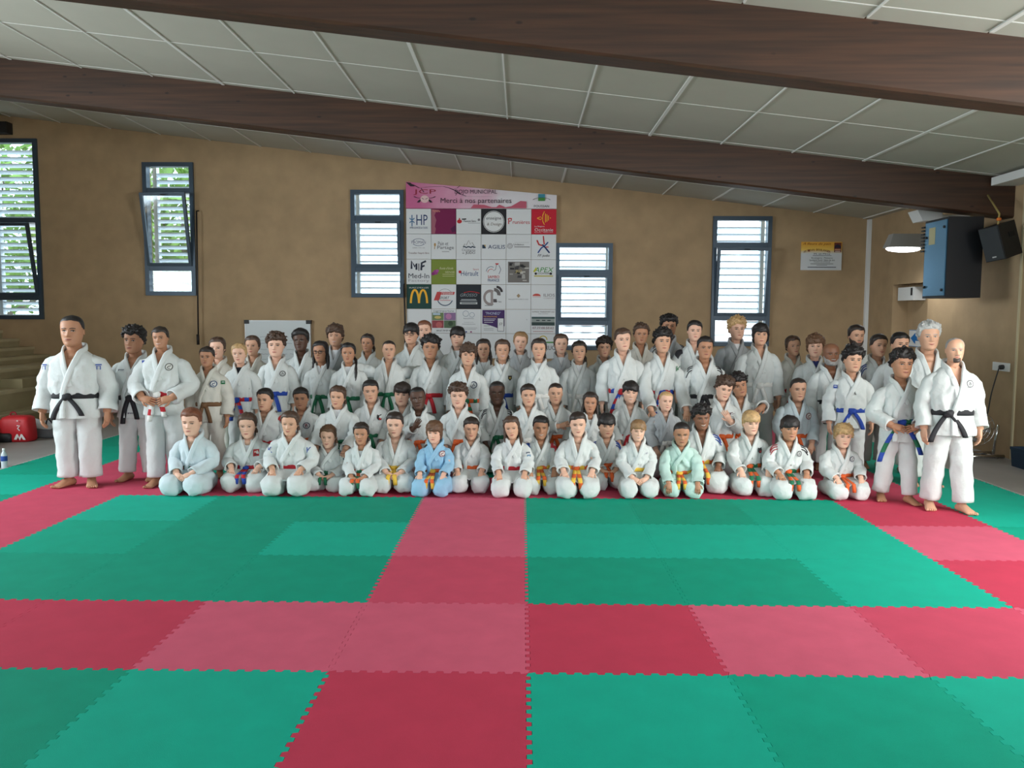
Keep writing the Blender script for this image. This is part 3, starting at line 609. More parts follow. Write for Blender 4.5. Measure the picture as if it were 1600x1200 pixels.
# white flue hood behind the cabinet
q0 = at(1440, 345, 11.75); q1 = at(1473, 328, 11.75)
fh = empty('white_hood', (q0[0], 11.75, q0[2]), 'white angled hood above the heater cabinet', 'hood')
b = MB(); wq, hq = q1[0]-q0[0], q1[2]-q0[2]
b.add([(.02, 0, 0), (wq, 0, .02), (wq, 0, hq), (-.06, 0, hq), (.02, .3, 0), (wq, .3, .02), (wq, .3, hq), (-.06, .3, hq)], [(0, 1, 2, 3), (7, 6, 5, 4), (0, 4, 5, 1), (1, 5, 6, 2), (2, 6, 7, 3), (3, 7, 4, 0)])
b.build('shell', m_white, fh, smooth=False)
b = MB(); b.box(wq-.02, WALL_X-q0[0], .1, .2, .05, .1); b.build('bracket', m_white, fh, smooth=False)
# tilted loudspeaker hanging from the beam end
sc = at(1563, 377, 10.35)
spk = empty('loudspeaker', tuple(sc), 'black loudspeaker tilted downwards under the beam end', 'loudspeaker')
rot = Matrix.Rotation(math.radians(-17), 4, 'Y') @ Matrix.Rotation(math.radians(26), 4, 'Z')
b = MB(); b.obox(rot, .32, .26, .42); b.build('cabinet', mat('black_speaker_shell', lin((18, 19, 21)), .6), spk, smooth=False)
b = MB(); b.obox(rot @ Matrix.Translation((-.165, 0, 0)), .02, .24, .40); b.build('grille', mat('dark_grey_grille', lin((52, 56, 60)), .6, 0, 1, .6, 500), spk, smooth=False)
b = MB(); b.obox(rot @ Matrix.Translation((.04, -.132, .06)), .10, .02, .06); b.build('handle_recess', mat('black_recess', lin((6, 6, 7)), .8), spk, smooth=False)
b = MB(); b.obox(rot @ Matrix.Translation((-.177, .0, -.16)), .006, .05, .016); b.build('emblem', flat((170, 170, 172)), spk, smooth=False)
b = MB(); b.tube([(-.04, 0, .2), (.0, .05, .34), (.05, .42, .62)], .012, 6); b.build('safety_cable', flat((170, 150, 90)), spk)
b = MB(); b.ell((-.02, .02, .27), (.03, .03, .025)); b.build('hook', flat((210, 110, 40)), spk)
# emergency lamp
la = at_x(1392, 390, WALL_X-.42); 
ly = 12.55; lc = at_x(1430, 375, WALL_X)
p0 = at(1414, 392, 12.6); 
lamp = empty('emergency_lamp', tuple(p0), 'lit emergency lamp on a bracket beside the black cabinet', 'lamp')
lw = (at(1443, 392, 12.6)[0]-at(1385, 392, 12.6)[0])/2
b = MB(); b.add([(-lw, -.1, .05), (lw, -.1, .05), (lw, .14, .05), (-lw, .14, .05), (-lw*.75, -.06, .25), (lw, -.06, .25), (lw, .1, .25), (-lw*.75, .1, .25)], [(0, 3, 2, 1), (4, 5, 6, 7), (0, 1, 5, 4), (1, 2, 6, 5), (2, 3, 7, 6), (3, 0, 4, 7)])
b.build('housing', mat('grey_lamp_housing', lin((150, 148, 142)), .6), lamp, smooth=False)
b = MB(); b.ell((-.02, .02, .03), (lw*.95, .1, .05), 0, 14, 7); b.build('diffuser', mat('lit_diffuser', (1, 1, 1), .5, emit=(.92, .97, 1.0), estr=9.0), lamp)
b = MB(); b.tube([(lw*.8, .02, .15), (WALL_X-p0[0], .02, .15)], .03, 8); b.build('bracket', m_black, lamp)
L = bpy.data.lights.new('emergency_lamp_light', 'AREA'); L.shape = 'RECTANGLE'; L.size = .5; L.size_y = .15; L.energy = 22; L.color = (.95, .98, 1)
lo_ = bpy.data.objects.new('emergency_lamp_light', L); col.objects.link(lo_); lo_.location = (p0[0], 12.6, p0[2]-.05); lo_.rotation_euler = (0, math.radians(14), 0)
# small lamp at the left edge
q = at(4, 200, WALL_Y-.12)
wl = empty('wall_spotlight', tuple(q), 'small black spotlight high on the back wall at the left edge', 'spotlight')
b = MB(); b.box(-.2, .12, -.08, .1, -.1, .1); b.build('housing', m_black, wl, smooth=False)
b = MB(); b.ell((-.06, -.085, .0), (.03, .012, .02)); b.build('lens', mat('lit_lens', (1, 1, 1), .5, emit=(.8, .95, 1), estr=4), wl)
# socket and cord
q = at_x(1565, 573, WALL_X)
sk = empty('wall_socket', (WALL_X, q[1], q[2]), 'white double wall socket with a black plug', 'socket')
for dy in (-.1, .1):
    b = MB(); b.box(-.012, 0, dy-.09, dy+.09, -.055, .055); b.build('plate', m_white, sk, smooth=False)
b = MB(); b.tube([(-.012, -.06, 0), (-.06, -.06, -.005)], .032, 10); b.build('plug', m_black, sk)
fb = np.array([5.93, 10.72, FLOOR_Z])
e0 = np.array([WALL_X-.07, q[1]-.06, q[2]-.02]); e1 = np.array([fb[0]+.12, fb[1]+.12, .36])
P_ = catmull([e0, e0+(e1-e0)*.25+np.array([-.03, 0, -.12]), e0+(e1-e0)*.5+np.array([-.02, 0, -.18]), e0+(e1-e0)*.8+np.array([.0, 0, -.1]), e1], 5)
b = MB(); b.tube(P_, .008, 6); tag(b.build('power_cord', m_black), 'thin black power cord hanging from the wall socket', 'cord')
fan = empty('floor_fan', (fb[0], fb[1], FLOOR_Z), 'chrome floor fan standing by the right wall behind the group', 'fan')
b = MB(); b.tube([(-.32, -.1, .03), (.3, -.1, .03)], .025, 8); b.tube([(-.32, .18, .03), (.3, .18, .03)], .025, 8); b.tube([(.2, -.12, .02), (.2, .2, .02)], .022, 8); b.tube([(-.25, -.12, .02), (-.25, .2, .02)], .022, 8); b.build('base', m_chrome, fan)
for sx in (-.26, .24):
    b = MB(); b.tube([(sx, .04, .04), (sx+.03, .04, .3), (sx+.05, .04, .42)], .018, 8); b.build('upright', m_chrome, fan)
b = MB()
for r_ in (.22, .17, .12, .07): b.tube([(r_*math.cos(t_), .0, .38+r_*math.sin(t_)) for t_ in np.linspace(0, 2*np.pi, 25)], .005, 5, up=(0, 1, 0))
for k in range(12): b.tube([(.03*math.cos(k*.524), -.03, .38+.03*math.sin(k*.524)), (.22*math.cos(k*.524), 0, .38+.22*math.sin(k*.524))], .004, 5, up=(0, 1, 0))
b.build('grille', m_chrome, fan)
for k in range(4):
    b = MB(); an = k*math.pi/2
    b.add([(.03*math.cos(an+s)+0, .04+.02*s, .38+.03*math.sin(an+s)) for s in (-.3, .3)]+[(.19*math.cos(an+s), .04+.04*s, .38+.19*math.sin(an+s)) for s in (.4, -.35)], [(0, 1, 2, 3)])
    b.build('blade', mat('grey_translucent_plastic', lin((150, 150, 148)), .4), fan)
b = MB(); b.tube([(0, -.03, .38), (0, .14, .38)], [.05, .06], 12); b.build('motor', flat((110, 110, 110)), fan)
tk = gnd(1600, 714, FLOOR_Z)
bk = empty('blue_bin', (WALL_X-.15, 9.98, FLOOR_Z), 'dark blue crate on the floor at the right edge of the photo', 'crate')
b = MB(); b.loft([[(s*x, s*y, z) for x, y in ((-.13, -.15), (.13, -.15), (.13, .15), (-.13, .15))] for s, z in ((.9, 0), (1, .2), (1.05, .21), (1.05, .24), (.98, .24), (.9, .03))], 0, True, True); b.build('shell', flat((34, 60, 84)), bk, smooth=False)
# ------------------------------------------------------------------ bags and bottle on the left floor
rb = gnd(26, 691, FLOOR_Z)
bag = empty('red_backpack', (rb[0]-.04, rb[1]+.12, FLOOR_Z), 'red sports backpack with white logo lying against the bleachers', 'backpack')
def blob(rings, n=18, p=3.0): 
    th = np.linspace(0, 2*np.pi, n, endpoint=False)
    return [[(cx+rx*np.sign(math.cos(t))*abs(math.cos(t))**(2/p), cy+ry*np.sign(math.sin(t))*abs(math.sin(t))**(2/p), z) for t in th] for (z, cx, cy, rx, ry) in rings]
R = np.array(blob([(0, 0, 0, .19, .11), (.02, 0, 0, .215, .13), (.15, 0, 0, .22, .135), (.3, .0, .0, .21, .13), (.345, .0, .01, .19, .11), (.365, .0, .01, .15, .08), (.37, 0, .01, .06, .03)], 24, 5.0))
R = R+np.stack([wavy(R, 3, .008, 6), wavy(R, 4, .008, 6), np.zeros(R.shape[:2])], 2)
b = MB(); b.loft(R, 0, True, True); b.build('shell', mat('red_nylon', lin((200, 34, 44)), .5, .06, 6), bag)
b = MB(); b.tube(catmull([(-.14, .04, .33), (-.12, .04, .4), (-.06, .04, .4), (-.05, .04, .34)], 4), .012, 6); b.build('strap', mat('red_webbing', lin((150, 24, 34)), .6), bag)
b = MB(); b.loft(np.array(blob([(0, -.15, -.10, .12, .06), (.02, -.15, -.10, .14, .075), (.11, -.15, -.1, .14, .07), (.13, -.15, -.1, .12, .05)])), 0, True, True); b.build('pocket', m_black, bag)
draw([('p', [(.0, .04), (.04, .12), (.06, .12), (.08, .07), (.1, .12), (.12, .12), (.17, .04), (.13, .04), (.11, .08), (.085, .03), (.06, .08), (.04, .04)], (225, 220, 218)), ('l', [(.05, .24), (.09, .24), (.06, .2), (.09, .17)], .016, (225, 215, 215)), ('c', .06, .31, .012, (220, 190, 190))], lambda u, v, off: (u+.02, -.145-off, v), 'emblem', bag)
gb = gnd(72, 684, FLOOR_Z)
bag2 = empty('grey_bag', (gb[0]-.02, gb[1]+.12, FLOOR_Z), 'grey and white sports bag slumped beside the red backpack', 'bag')
R = np.array(blob([(0, 0, 0, .3, .14), (.04, 0, 0, .34, .16), (.12, .0, 0, .33, .15), (.19, -.03, .01, .26, .11), (.23, -.06, .01, .16, .06)], 22, 2.3))
R = R+np.stack([wavy(R, 13, .02, 5), wavy(R, 14, .02, 5), wavy(R, 15, .018, 5)*np.array([0, 1, 1, 1, 1])[:, None]], 2)
b = MB(); b.loft(R, 0, True, True); b.build('shell', mat('grey_nylon', lin((112, 114, 118)), .6, .1, 6), bag2)
R2 = np.array(blob([(.14, -.06, -.01, .3, .155), (.2, -.07, 0, .26, .13), (.25, -.08, .01, .15, .07)], 22, 2.3)); R2 = R2+np.stack([wavy(R2, 23, .015, 5), wavy(R2, 24, .015, 5), wavy(R2, 25, .02, 5)], 2)
b = MB(); b.loft(R2, 0, False, True); b.build('flap', mat('white_nylon', lin((196, 198, 200)), .6), bag2)
b = MB(); b.tube(catmull([(.02, -.12, .16), (.06, -.13, .28), (.12, -.1, .2), (.2, -.12, .1)], 4), .012, 6); b.build('strap', m_black, bag2)
wb_ = gnd(19, 732, FLOOR_Z)
bt = empty('water_bottle', (wb_[0]-.09, wb_[1], FLOOR_Z), 'clear plastic water bottle with a blue label at the mat edge', 'bottle')
th = np.linspace(0, 2*np.pi, 16, endpoint=False)
def turn(prof): return np.array([[(r*math.cos(t), r*math.sin(t), z) for t in th] for (r, z) in prof])
b = MB(); b.loft(turn([(.03, 0), (.034, .01), (.033, .05), (.034, .06), (.034, .15), (.028, .18), (.013, .205), (.013, .215)]), 0, True, True); b.build('body', mat('clear_plastic', lin((196, 208, 214)), .15), bt)
b = MB(); b.loft(turn([(.0345, .09), (.036, .092), (.036, .148), (.0345, .15)])); b.build('bottle_label', flat((30, 70, 150)), bt)
b = MB(); b.loft(turn([(.015, .212), (.016, .214), (.016, .235), (.014, .238)]), 0, True, True); b.build('cap', m_white, bt)
sh_ = gnd(3, 733, FLOOR_Z)
shoe = empty('black_shoe', (sh_[0]-.2, sh_[1]+.1, FLOOR_Z), 'black shoe lying beside the water bottle at the left edge', 'shoe')
b = MB(); R = np.array(blob([(0, 0, 0, .15, .05), (.015, 0, 0, .155, .053)], 18, 2.4)); b.loft(R, 0, True, True); b.build('sole', flat((60, 60, 62)), shoe)
R = np.array(blob([(.015, 0, 0, .15, .05), (.05, .0, 0, .145, .047), (.08, -.03, 0, .1, .04), (.1, -.06, 0, .065, .033), (.095, -.06, 0, .05, .024), (.06, -.06, 0, .045, .02)], 18, 2.4)); b = MB(); b.loft(R, 0, False, True); b.build('upper', m_black, shoe)
b = MB(); b.tube([(.02, -.03, .088), (.02, .03, .088)], .006, 5); b.tube([(.05, -.03, .078), (.05, .03, .078)], .006, 5); b.build('laces', flat((150, 150, 150)), shoe)
# ------------------------------------------------------------------ people
SKIN = {k: mat('skin_'+k, lin(c), .55, .04, 12) for k, c in dict(fair=(222, 176, 152), light=(206, 158, 130), tan=(178, 128, 98), brown=(132, 88, 64), dark=(84, 56, 42)).items()}
LIPS = {k: mat('lips_'+k, lin(c), .45) for k, c in dict(fair=(190, 112, 104), light=(178, 102, 92), tan=(150, 86, 76), brown=(112, 66, 56), dark=(78, 46, 42)).items()}
HAIR = {k: mat('hair_'+k, lin(c), .5, .25, 40, .3, 120) for k, c in dict(black=(30, 26, 26), dark=(44, 34, 29), brown=(74, 54, 42), chestnut=(98, 70, 50), sand=(140, 108, 74), blond=(184, 150, 104), auburn=(112, 66, 44), grey=(176, 176, 174), stubble=(70, 58, 52), silver=(150, 148, 146)).items()}
GI = {k: mat('gi_'+k, lin(c), .9, .03, 10, .55, 26) for k, c in dict(white=(206, 211, 210), cool=(196, 210, 215), grey=(170, 174, 177), blue=(144, 188, 216), mint=(184, 212, 204), warm=(206, 204, 195)).items()}
BELT = {k: mat('belt_'+k, lin(c), .75, .05, 20, .2, 200) for k, c in dict(K=(26, 26, 32), R=(176, 24, 38), B=(28, 66, 160), G=(20, 104, 70), Y=(226, 184, 66), O=(214, 92, 36), N=(112, 80, 52), W=(228, 228, 224)).items()}
m_tee = mat('white_cotton', lin((226, 228, 230)), .85, .02, 10); m_teek = mat('black_cotton', lin((30, 32, 40)), .85); m_teeb = mat('navy_cotton', lin((36, 50, 104)), .85)
m_eye = mat('eye_white', lin((168, 158, 150)), .3); m_iris = mat('iris', lin((38, 26, 20)), .2); m_teeth = mat('teeth', lin((224, 220, 210)), .3)
m_nail = None

HZ = np.array([-.50, -.475, -.44, -.40, -.30, -.20, -.10, 0, .10, .20, .30, .40, .46, .495])
HWD = np.array([.10, .16, .205, .235, .278, .303, .320, .331, .338, .337, .318, .255, .17, .03])
HF = np.array([-.30, -.345, -.368, -.375, -.365, -.357, -.352, -.345, -.356, -.352, -.325, -.25, -.16, -.03])
HB = np.array([-.05, .02, .08, .14, .25, .33, .375, .40, .415, .41, .385, .31, .21, .06])
def head_base(z): return np.interp(z, HZ, HWD), np.interp(z, HZ, HF), np.interp(z, HZ, HB)
def head_surf(az, z):
    """point of the bare head at azimuth az (0 = front, + = image right) and height z, in units of the head height"""
    w, f_, b_ = head_base(z); c, s = np.cos(az), np.sin(az)
    pf = 2.25
    rr = np.where(c > 0, (np.abs(s/w)**pf+np.abs(c/-f_)**pf)**(-1/pf), (np.abs(s/w)**2+np.abs(c/b_)**2)**-.5)
    return s*rr, -c*rr, z
def face_y(x, z):
    w, f_, _ = head_base(z); u = np.clip(np.abs(x)/w, 0, .98); pf = 2.25
    y = f_*(1-u**pf)**(1/pf)
    return y-face_bump(x, z)
def face_bump(x, z):
    g = lambda x0, z0, sx, sz: np.exp(-((x-x0)/sx)**2-((z-z0)/sz)**2)
    ridge = np.clip((.09-z)/.23, 0, 1)*(z > -.2)*np.clip((z+.185)/.04, 0, 1)
    nose = .088*ridge*np.exp(-(x/(.034+.024*ridge))**2)+.025*g(.05, -.14, .03, .03)+.025*g(-.05, -.14, .03, .03)
    eyes = -.040*(g(.13, .005, .075, .045)+g(-.13, .005, .075, .045))
    brow = .018*(g(.13, .085, .09, .03)+g(-.13, .085, .09, .03))
    cheek = .014*(g(.18, -.1, .08, .07)+g(-.18, -.1, .08, .07))
    lips = .017*g(0, -.265, .085, .04)-.012*g(0, -.335, .1, .025)
    chin = .018*g(0, -.42, .09, .05)
    return nose+eyes+brow+cheek+lips+chin
def make_head(mb, sp, xh):
    """adds head, ears, eyes, brows and mouth; xh maps head units to person coordinates; slots 0 skin 1 lips 2 white 3 iris 4 brow 5 teeth"""
    zs_ = np.concatenate([np.linspace(-.5, -.36, 6), np.linspace(-.335, .12, 22), np.linspace(.15, .495, 10)])
    t = np.linspace(-1, 1, 44, endpoint=False); az = np.pi*np.sign(t)*np.abs(t)**1.45
    A, Z = np.meshgrid(az, zs_); X, Y, Zz = head_surf(A, Z)
    fr = np.cos(A) > 0.1
    Y = Y-np.where(fr, face_bump(X, Zz)*np.clip(np.cos(A)*1.6, 0, 1), 0)
    fem = sp.get('_fem', 0)
    if fem: X = X*np.where(Zz < -.05, 1-.09*np.clip((-.05-Zz)/.3, 0, 1), 1)
    R = np.stack([X, Y, Zz], 2); mb.loft(xh(R), 0, True, True)
    for s in (-1, 1):                                    # ears
        ph = np.linspace(0, 2*np.pi, 12, endpoint=False); rings = []
        for (k, dx) in ((.55, -.02), (.95, .0), (1.0, .025), (.78, .034), (.5, .012)):
            rings.append([(s*(.320+dx), .045+.05*k*math.cos(a)+dx*.9, -.035+(.105 if math.sin(a) > 0 else .09)*k*math.sin(a)) for a in ph])
        mb.loft(xh(np.array(rings)), 0, True, True)
    smile = sp.get('smile', .3)
    for s in (-1, 1):
        def strip(us, top, bot, lift, m):
            Rr = []
            for u in us:
                row = []
                for v in np.linspace(0, 1, 3):
                    x = s*.13+u; z = bot(u)+(top(u)-bot(u))*v; row.append((x, float(face_y(np.array(x), np.array(z)))-lift*(1 if v == .5 else .75), z))
                Rr.append(row)
            mb.loft(xh(np.array(Rr)), m, closed=False)
        us = np.linspace(-.062, .062, 7); al = lambda u: max(0, 1-(u/.064)**2)
        sq = .75 if smile > .6 else 1.0
        strip(us, lambda u: .004+.020*sq*al(u), lambda u: .004-.016*sq*al(u), .010, 2)
        mb.ell(xh(np.array([[s*.13, float(face_y(np.array(s*.13), np.array(.006)))-.006, .006]]))[0], np.array([.030, .013, .022*sq])*sp['_hh'], 3, 8, 5)
        strip(us*1.12, lambda u: .013+.032*sq*al(u/1.12), lambda u: .000+.021*sq*al(u/1.12), .015, 4)        # lash line
        ub = np.linspace(-.085, .085, 7)
        strip(ub, lambda u: .092+.018*(1-(u/.09)**2), lambda u: .073+(.018 if fem else .010)*(1-(u/.09)**2)+.006*fem, .012, 4)
    um = np.linspace(-.1, .1, 9); cz = lambda u: -.268+smile*.035*((u/.1)**2)
    th = lambda u: max(.05, 1-(abs(u)/.102)**1.7)
    def mstrip(top, bot, lift, m):
        Rr = [[(u, float(face_y(np.array(u), np.array(bot(u)+(top(u)-bot(u))*v)))-lift*(1 if v == .5 else .6), bot(u)+(top(u)-bot(u))*v) for v in (0, .5, 1)] for u in um]
        mb.loft(xh(np.array(Rr)), m, closed=False)
    op = .022 if smile > .75 else 0
    mstrip(lambda u: cz(u)+.024*th(u)+op*.4*th(u), lambda u: cz(u)+.003+op*.5*th(u), .010, 1)
    mstrip(lambda u: cz(u)-.003-op*.5*th(u), lambda u: cz(u)-(.036 if fem else .028)*th(u)-op*.7*th(u), .012, 1)
    mstrip(lambda u: cz(u)+.004+op*.5*th(u), lambda u: cz(u)-.004-op*.5*th(u), .006, 5 if op else 3)

STYLES = dict(  # thickness, front line, temple, side line, back line, curl amplitude, curl frequency, crown lift
    short=(.045, .27, .20, -.03, -.22, .010, 5, .03), buzz=(.018, .29, .24, .03, -.18, .002, 5, .005), curly=(.095, .22, .15, .0, -.24, .045, 7, .06),
    fringe=(.06, .10, .10, -.06, -.26, .014, 5, .03), tied=(.055, .29, .17, -.12, -.34, .014, 5, .025), afro=(.085, .28, .2, -.02, -.2, .012, 9, .06),
    bob=(.075, .12, .02, -.34, -.42, .016, 4, .03), long=(.06, .29, .12, -.36, -.45, .014, 4, .02), swept=(.06, .28, .2, -.05, -.26, .02, 4, .07), thin=(.010, .40, .30, .02, -.2, .002, 5, .0), mop=(.085, .15, .1, -.1, -.3, .03, 5, .05))
def make_hair(mb, style, seed, xh, part=0.0):
    t0, zf, zt, zsd, zb_, ca, cf, lift = STYLES[style]
    zs_ = np.concatenate([np.linspace(-.48, .12, 16), np.linspace(.16, .497, 14)])
    az = np.linspace(-np.pi, np.pi, 44, endpoint=False)
    A, Z = np.meshgrid(az, zs_); X, Y, Zz = head_surf(A, Z); a = np.abs(A)
    line = np.interp(a, [0, .75, 1.0, 1.30, 1.52, 1.75, 2.1, 3.15], [zf, zf-.015, zt, zsd+.05, zsd, min(zsd, -.05) if zsd > -.2 else zsd-.02, (zsd+zb_)/2-.04 if zsd > -.2 else zb_, zb_])
    P0 = np.stack([X, Y, Zz], 2)
    line = line+wavy(P0*np.array([1, 1, 0]), seed, .034 if style in ('fringe', 'mop', 'curly') else .02, 4.5 if style in ('fringe', 'mop', 'curly') else 2.2)
    k = np.clip((Z-line)/(.06 if style in ('fringe', 'bob', 'mop') else .13), 0, 1); k = np.sqrt(k*k*(3-2*k))
    crown = np.clip((Z-.15)/.35, 0, 1)
    th = (t0+lift*crown+wavy(P0, seed+1, ca, cf, 12))*k-.035*(1-k)
    if style in ('tied', 'long'):                        # a parting pressed into the hair
        th = th-.018*np.exp(-((X-part)/.03)**2)*crown*k
    N = P0-np.array([0, .03, 0.0])-np.stack([X*0, Y*0, Zz*.35], 2); N /= np.linalg.norm(N, axis=2)[:, :, None]
    R = P0+N*th[:, :, None]
    r, c = A.shape; F = grid_faces(r, c, True); tf = th.reshape(-1)
    F = [f for f in F if max(tf[list(f)]) > -.03]
    F.append(tuple((r-1)*c+j for j in range(c)))
    mb.add(xh(R).reshape(-1, 3), F)
    if style in ('curly', 'mop', 'swept'):               # separate curls and tufts over the shell
        rr_ = np.random.default_rng(seed+9); cand = np.argwhere((th > .05) & (Z > -.1))
        for q in rr_.permutation(len(cand))[:95]:
            i, j = cand[q]; sz = rr_.uniform(.035, .062); c_ = R[i, j]-N[i, j]*sz*.35
            g = MB(); g.ell(c_, (sz*rr_.uniform(.8, 1.3), sz*rr_.uniform(.8, 1.3), sz*rr_.uniform(.7, 1.2)), 0, 6, 4)
            mb.add(xh(np.concatenate(g.v)), g.f)
def lock(mb, pts, rad, xh, seed=0, n=8):
    P_ = catmull(pts, 5); k = np.linspace(0, len(rad)-1, len(P_)); rr_ = [(np.interp(q, range(len(rad)), [x[0] for x in rad]), np.interp(q, range(len(rad)), [x[1] for x in rad])) for q in k]
    R = tube_rings(P_, rr_, n, (0, 1, 0)); R = R+wavy(R, seed, .012, 5)[:, :, None]
    mb.loft(xh(R), 0, True, True)

def add_hand(mb, W, d, nrm, L, curl=.35, m=0, side=1):
    """hand at wrist W; d finger direction, nrm back of the hand; five separate bent fingers"""
    d = np.array(d, float); d /= np.linalg.norm(d); nrm = np.array(nrm, float); nrm -= d*(nrm@d); nrm /= np.linalg.norm(nrm); b = np.cross(d, nrm)*side
    pl = L*.5
    P_ = [W-d*L*.12, W+d*pl*.1, W+d*pl*.55, W+d*pl*.95, W+d*pl*1.04]
    R = []
    for p, (a, c) in zip(P_, ((.15, .12), (.18, .12), (.225, .12), (.215, .095), (.16, .05))):
        th_ = np.linspace(0, 2*np.pi, 10, endpoint=False); R.append([p+b*a*L*math.cos(q)+nrm*c*L*math.sin(q) for q in th_])
    mb.loft(np.array(R), m, True, True)
    for i, (off, ln) in enumerate(((-.165, .36), (-.055, .46), (.055, .5), (.16, .44))):
        p0 = W+d*pl*.85+b*off*L; ln *= L; q = curl*(1+.12*i)
        d1 = d*math.cos(q*.5)-nrm*math.sin(q*.5)+b*off*.5; d2 = d*math.cos(q*1.4)-nrm*math.sin(q*1.4)+b*off*.3
        p1 = p0+d1*ln*.5; p2 = p1+d2*ln*.5
        mb.tube([p0, p1, p2-d2*ln*.1, p2], [L*.058, L*.053, L*.045, L*.025], 6, m, up=nrm)
    p0 = W+d*pl*.25-b*L*.15*-1*1; t1 = d*.62+b*.75-nrm*.25; t1 /= np.linalg.norm(t1); t2 = d*.95+b*.25-nrm*.25; t2 /= np.linalg.norm(t2)
    mb.tube([p0-t1*L*.02, p0+t1*L*.2, p0+t1*L*.2+t2*L*.16, p0+t1*L*.2+t2*L*.2], [L*.075, L*.065, L*.052, L*.03], 6, m, up=nrm)
def add_foot(mb, A, ang, L, m=0):
    d = np.array([math.sin(ang), -math.cos(ang), 0]); b = np.array([math.cos(ang), math.sin(ang), 0]); z = np.array([0, 0, 1.0])
    rings = []
    for (t, wd, h, zc) in ((-.24, .10, .05, .12), (-.2, .16, .14, .15), (-.05, .17, .2, .2), (.12, .17, .18, .18), (.32, .19, .12, .12), (.5, .21, .085, .085), (.6, .2, .06, .06), (.64, .15, .03, .04)):
        p = A*np.array([1, 1, 0])+d*L*t
        rings.append([p+b*wd*L*math.cos(q)+z*max(0.002, (zc+h*math.sin(q))*L) for q in np.linspace(0, 2*np.pi, 12, endpoint=False)])
    mb.loft(np.array(rings), m, True, True)
    for i, (off, ln, r) in enumerate(((-.14, .13, .062), (-.05, .12, .045), (.02, .1, .042), (.09, .08, .04), (.15, .05, .038))):
        p = A*np.array([1, 1, 0])+d*L*.58+b*off*L*(1 if ang < 0 else -1)+z*L*.068
        mb.tube([p-d*L*.06, p+d*L*ln*.6, p+d*L*ln, p+d*L*(ln+.02)], [L*r*.9, L*r, L*r*.8, L*r*.35], 7, m)

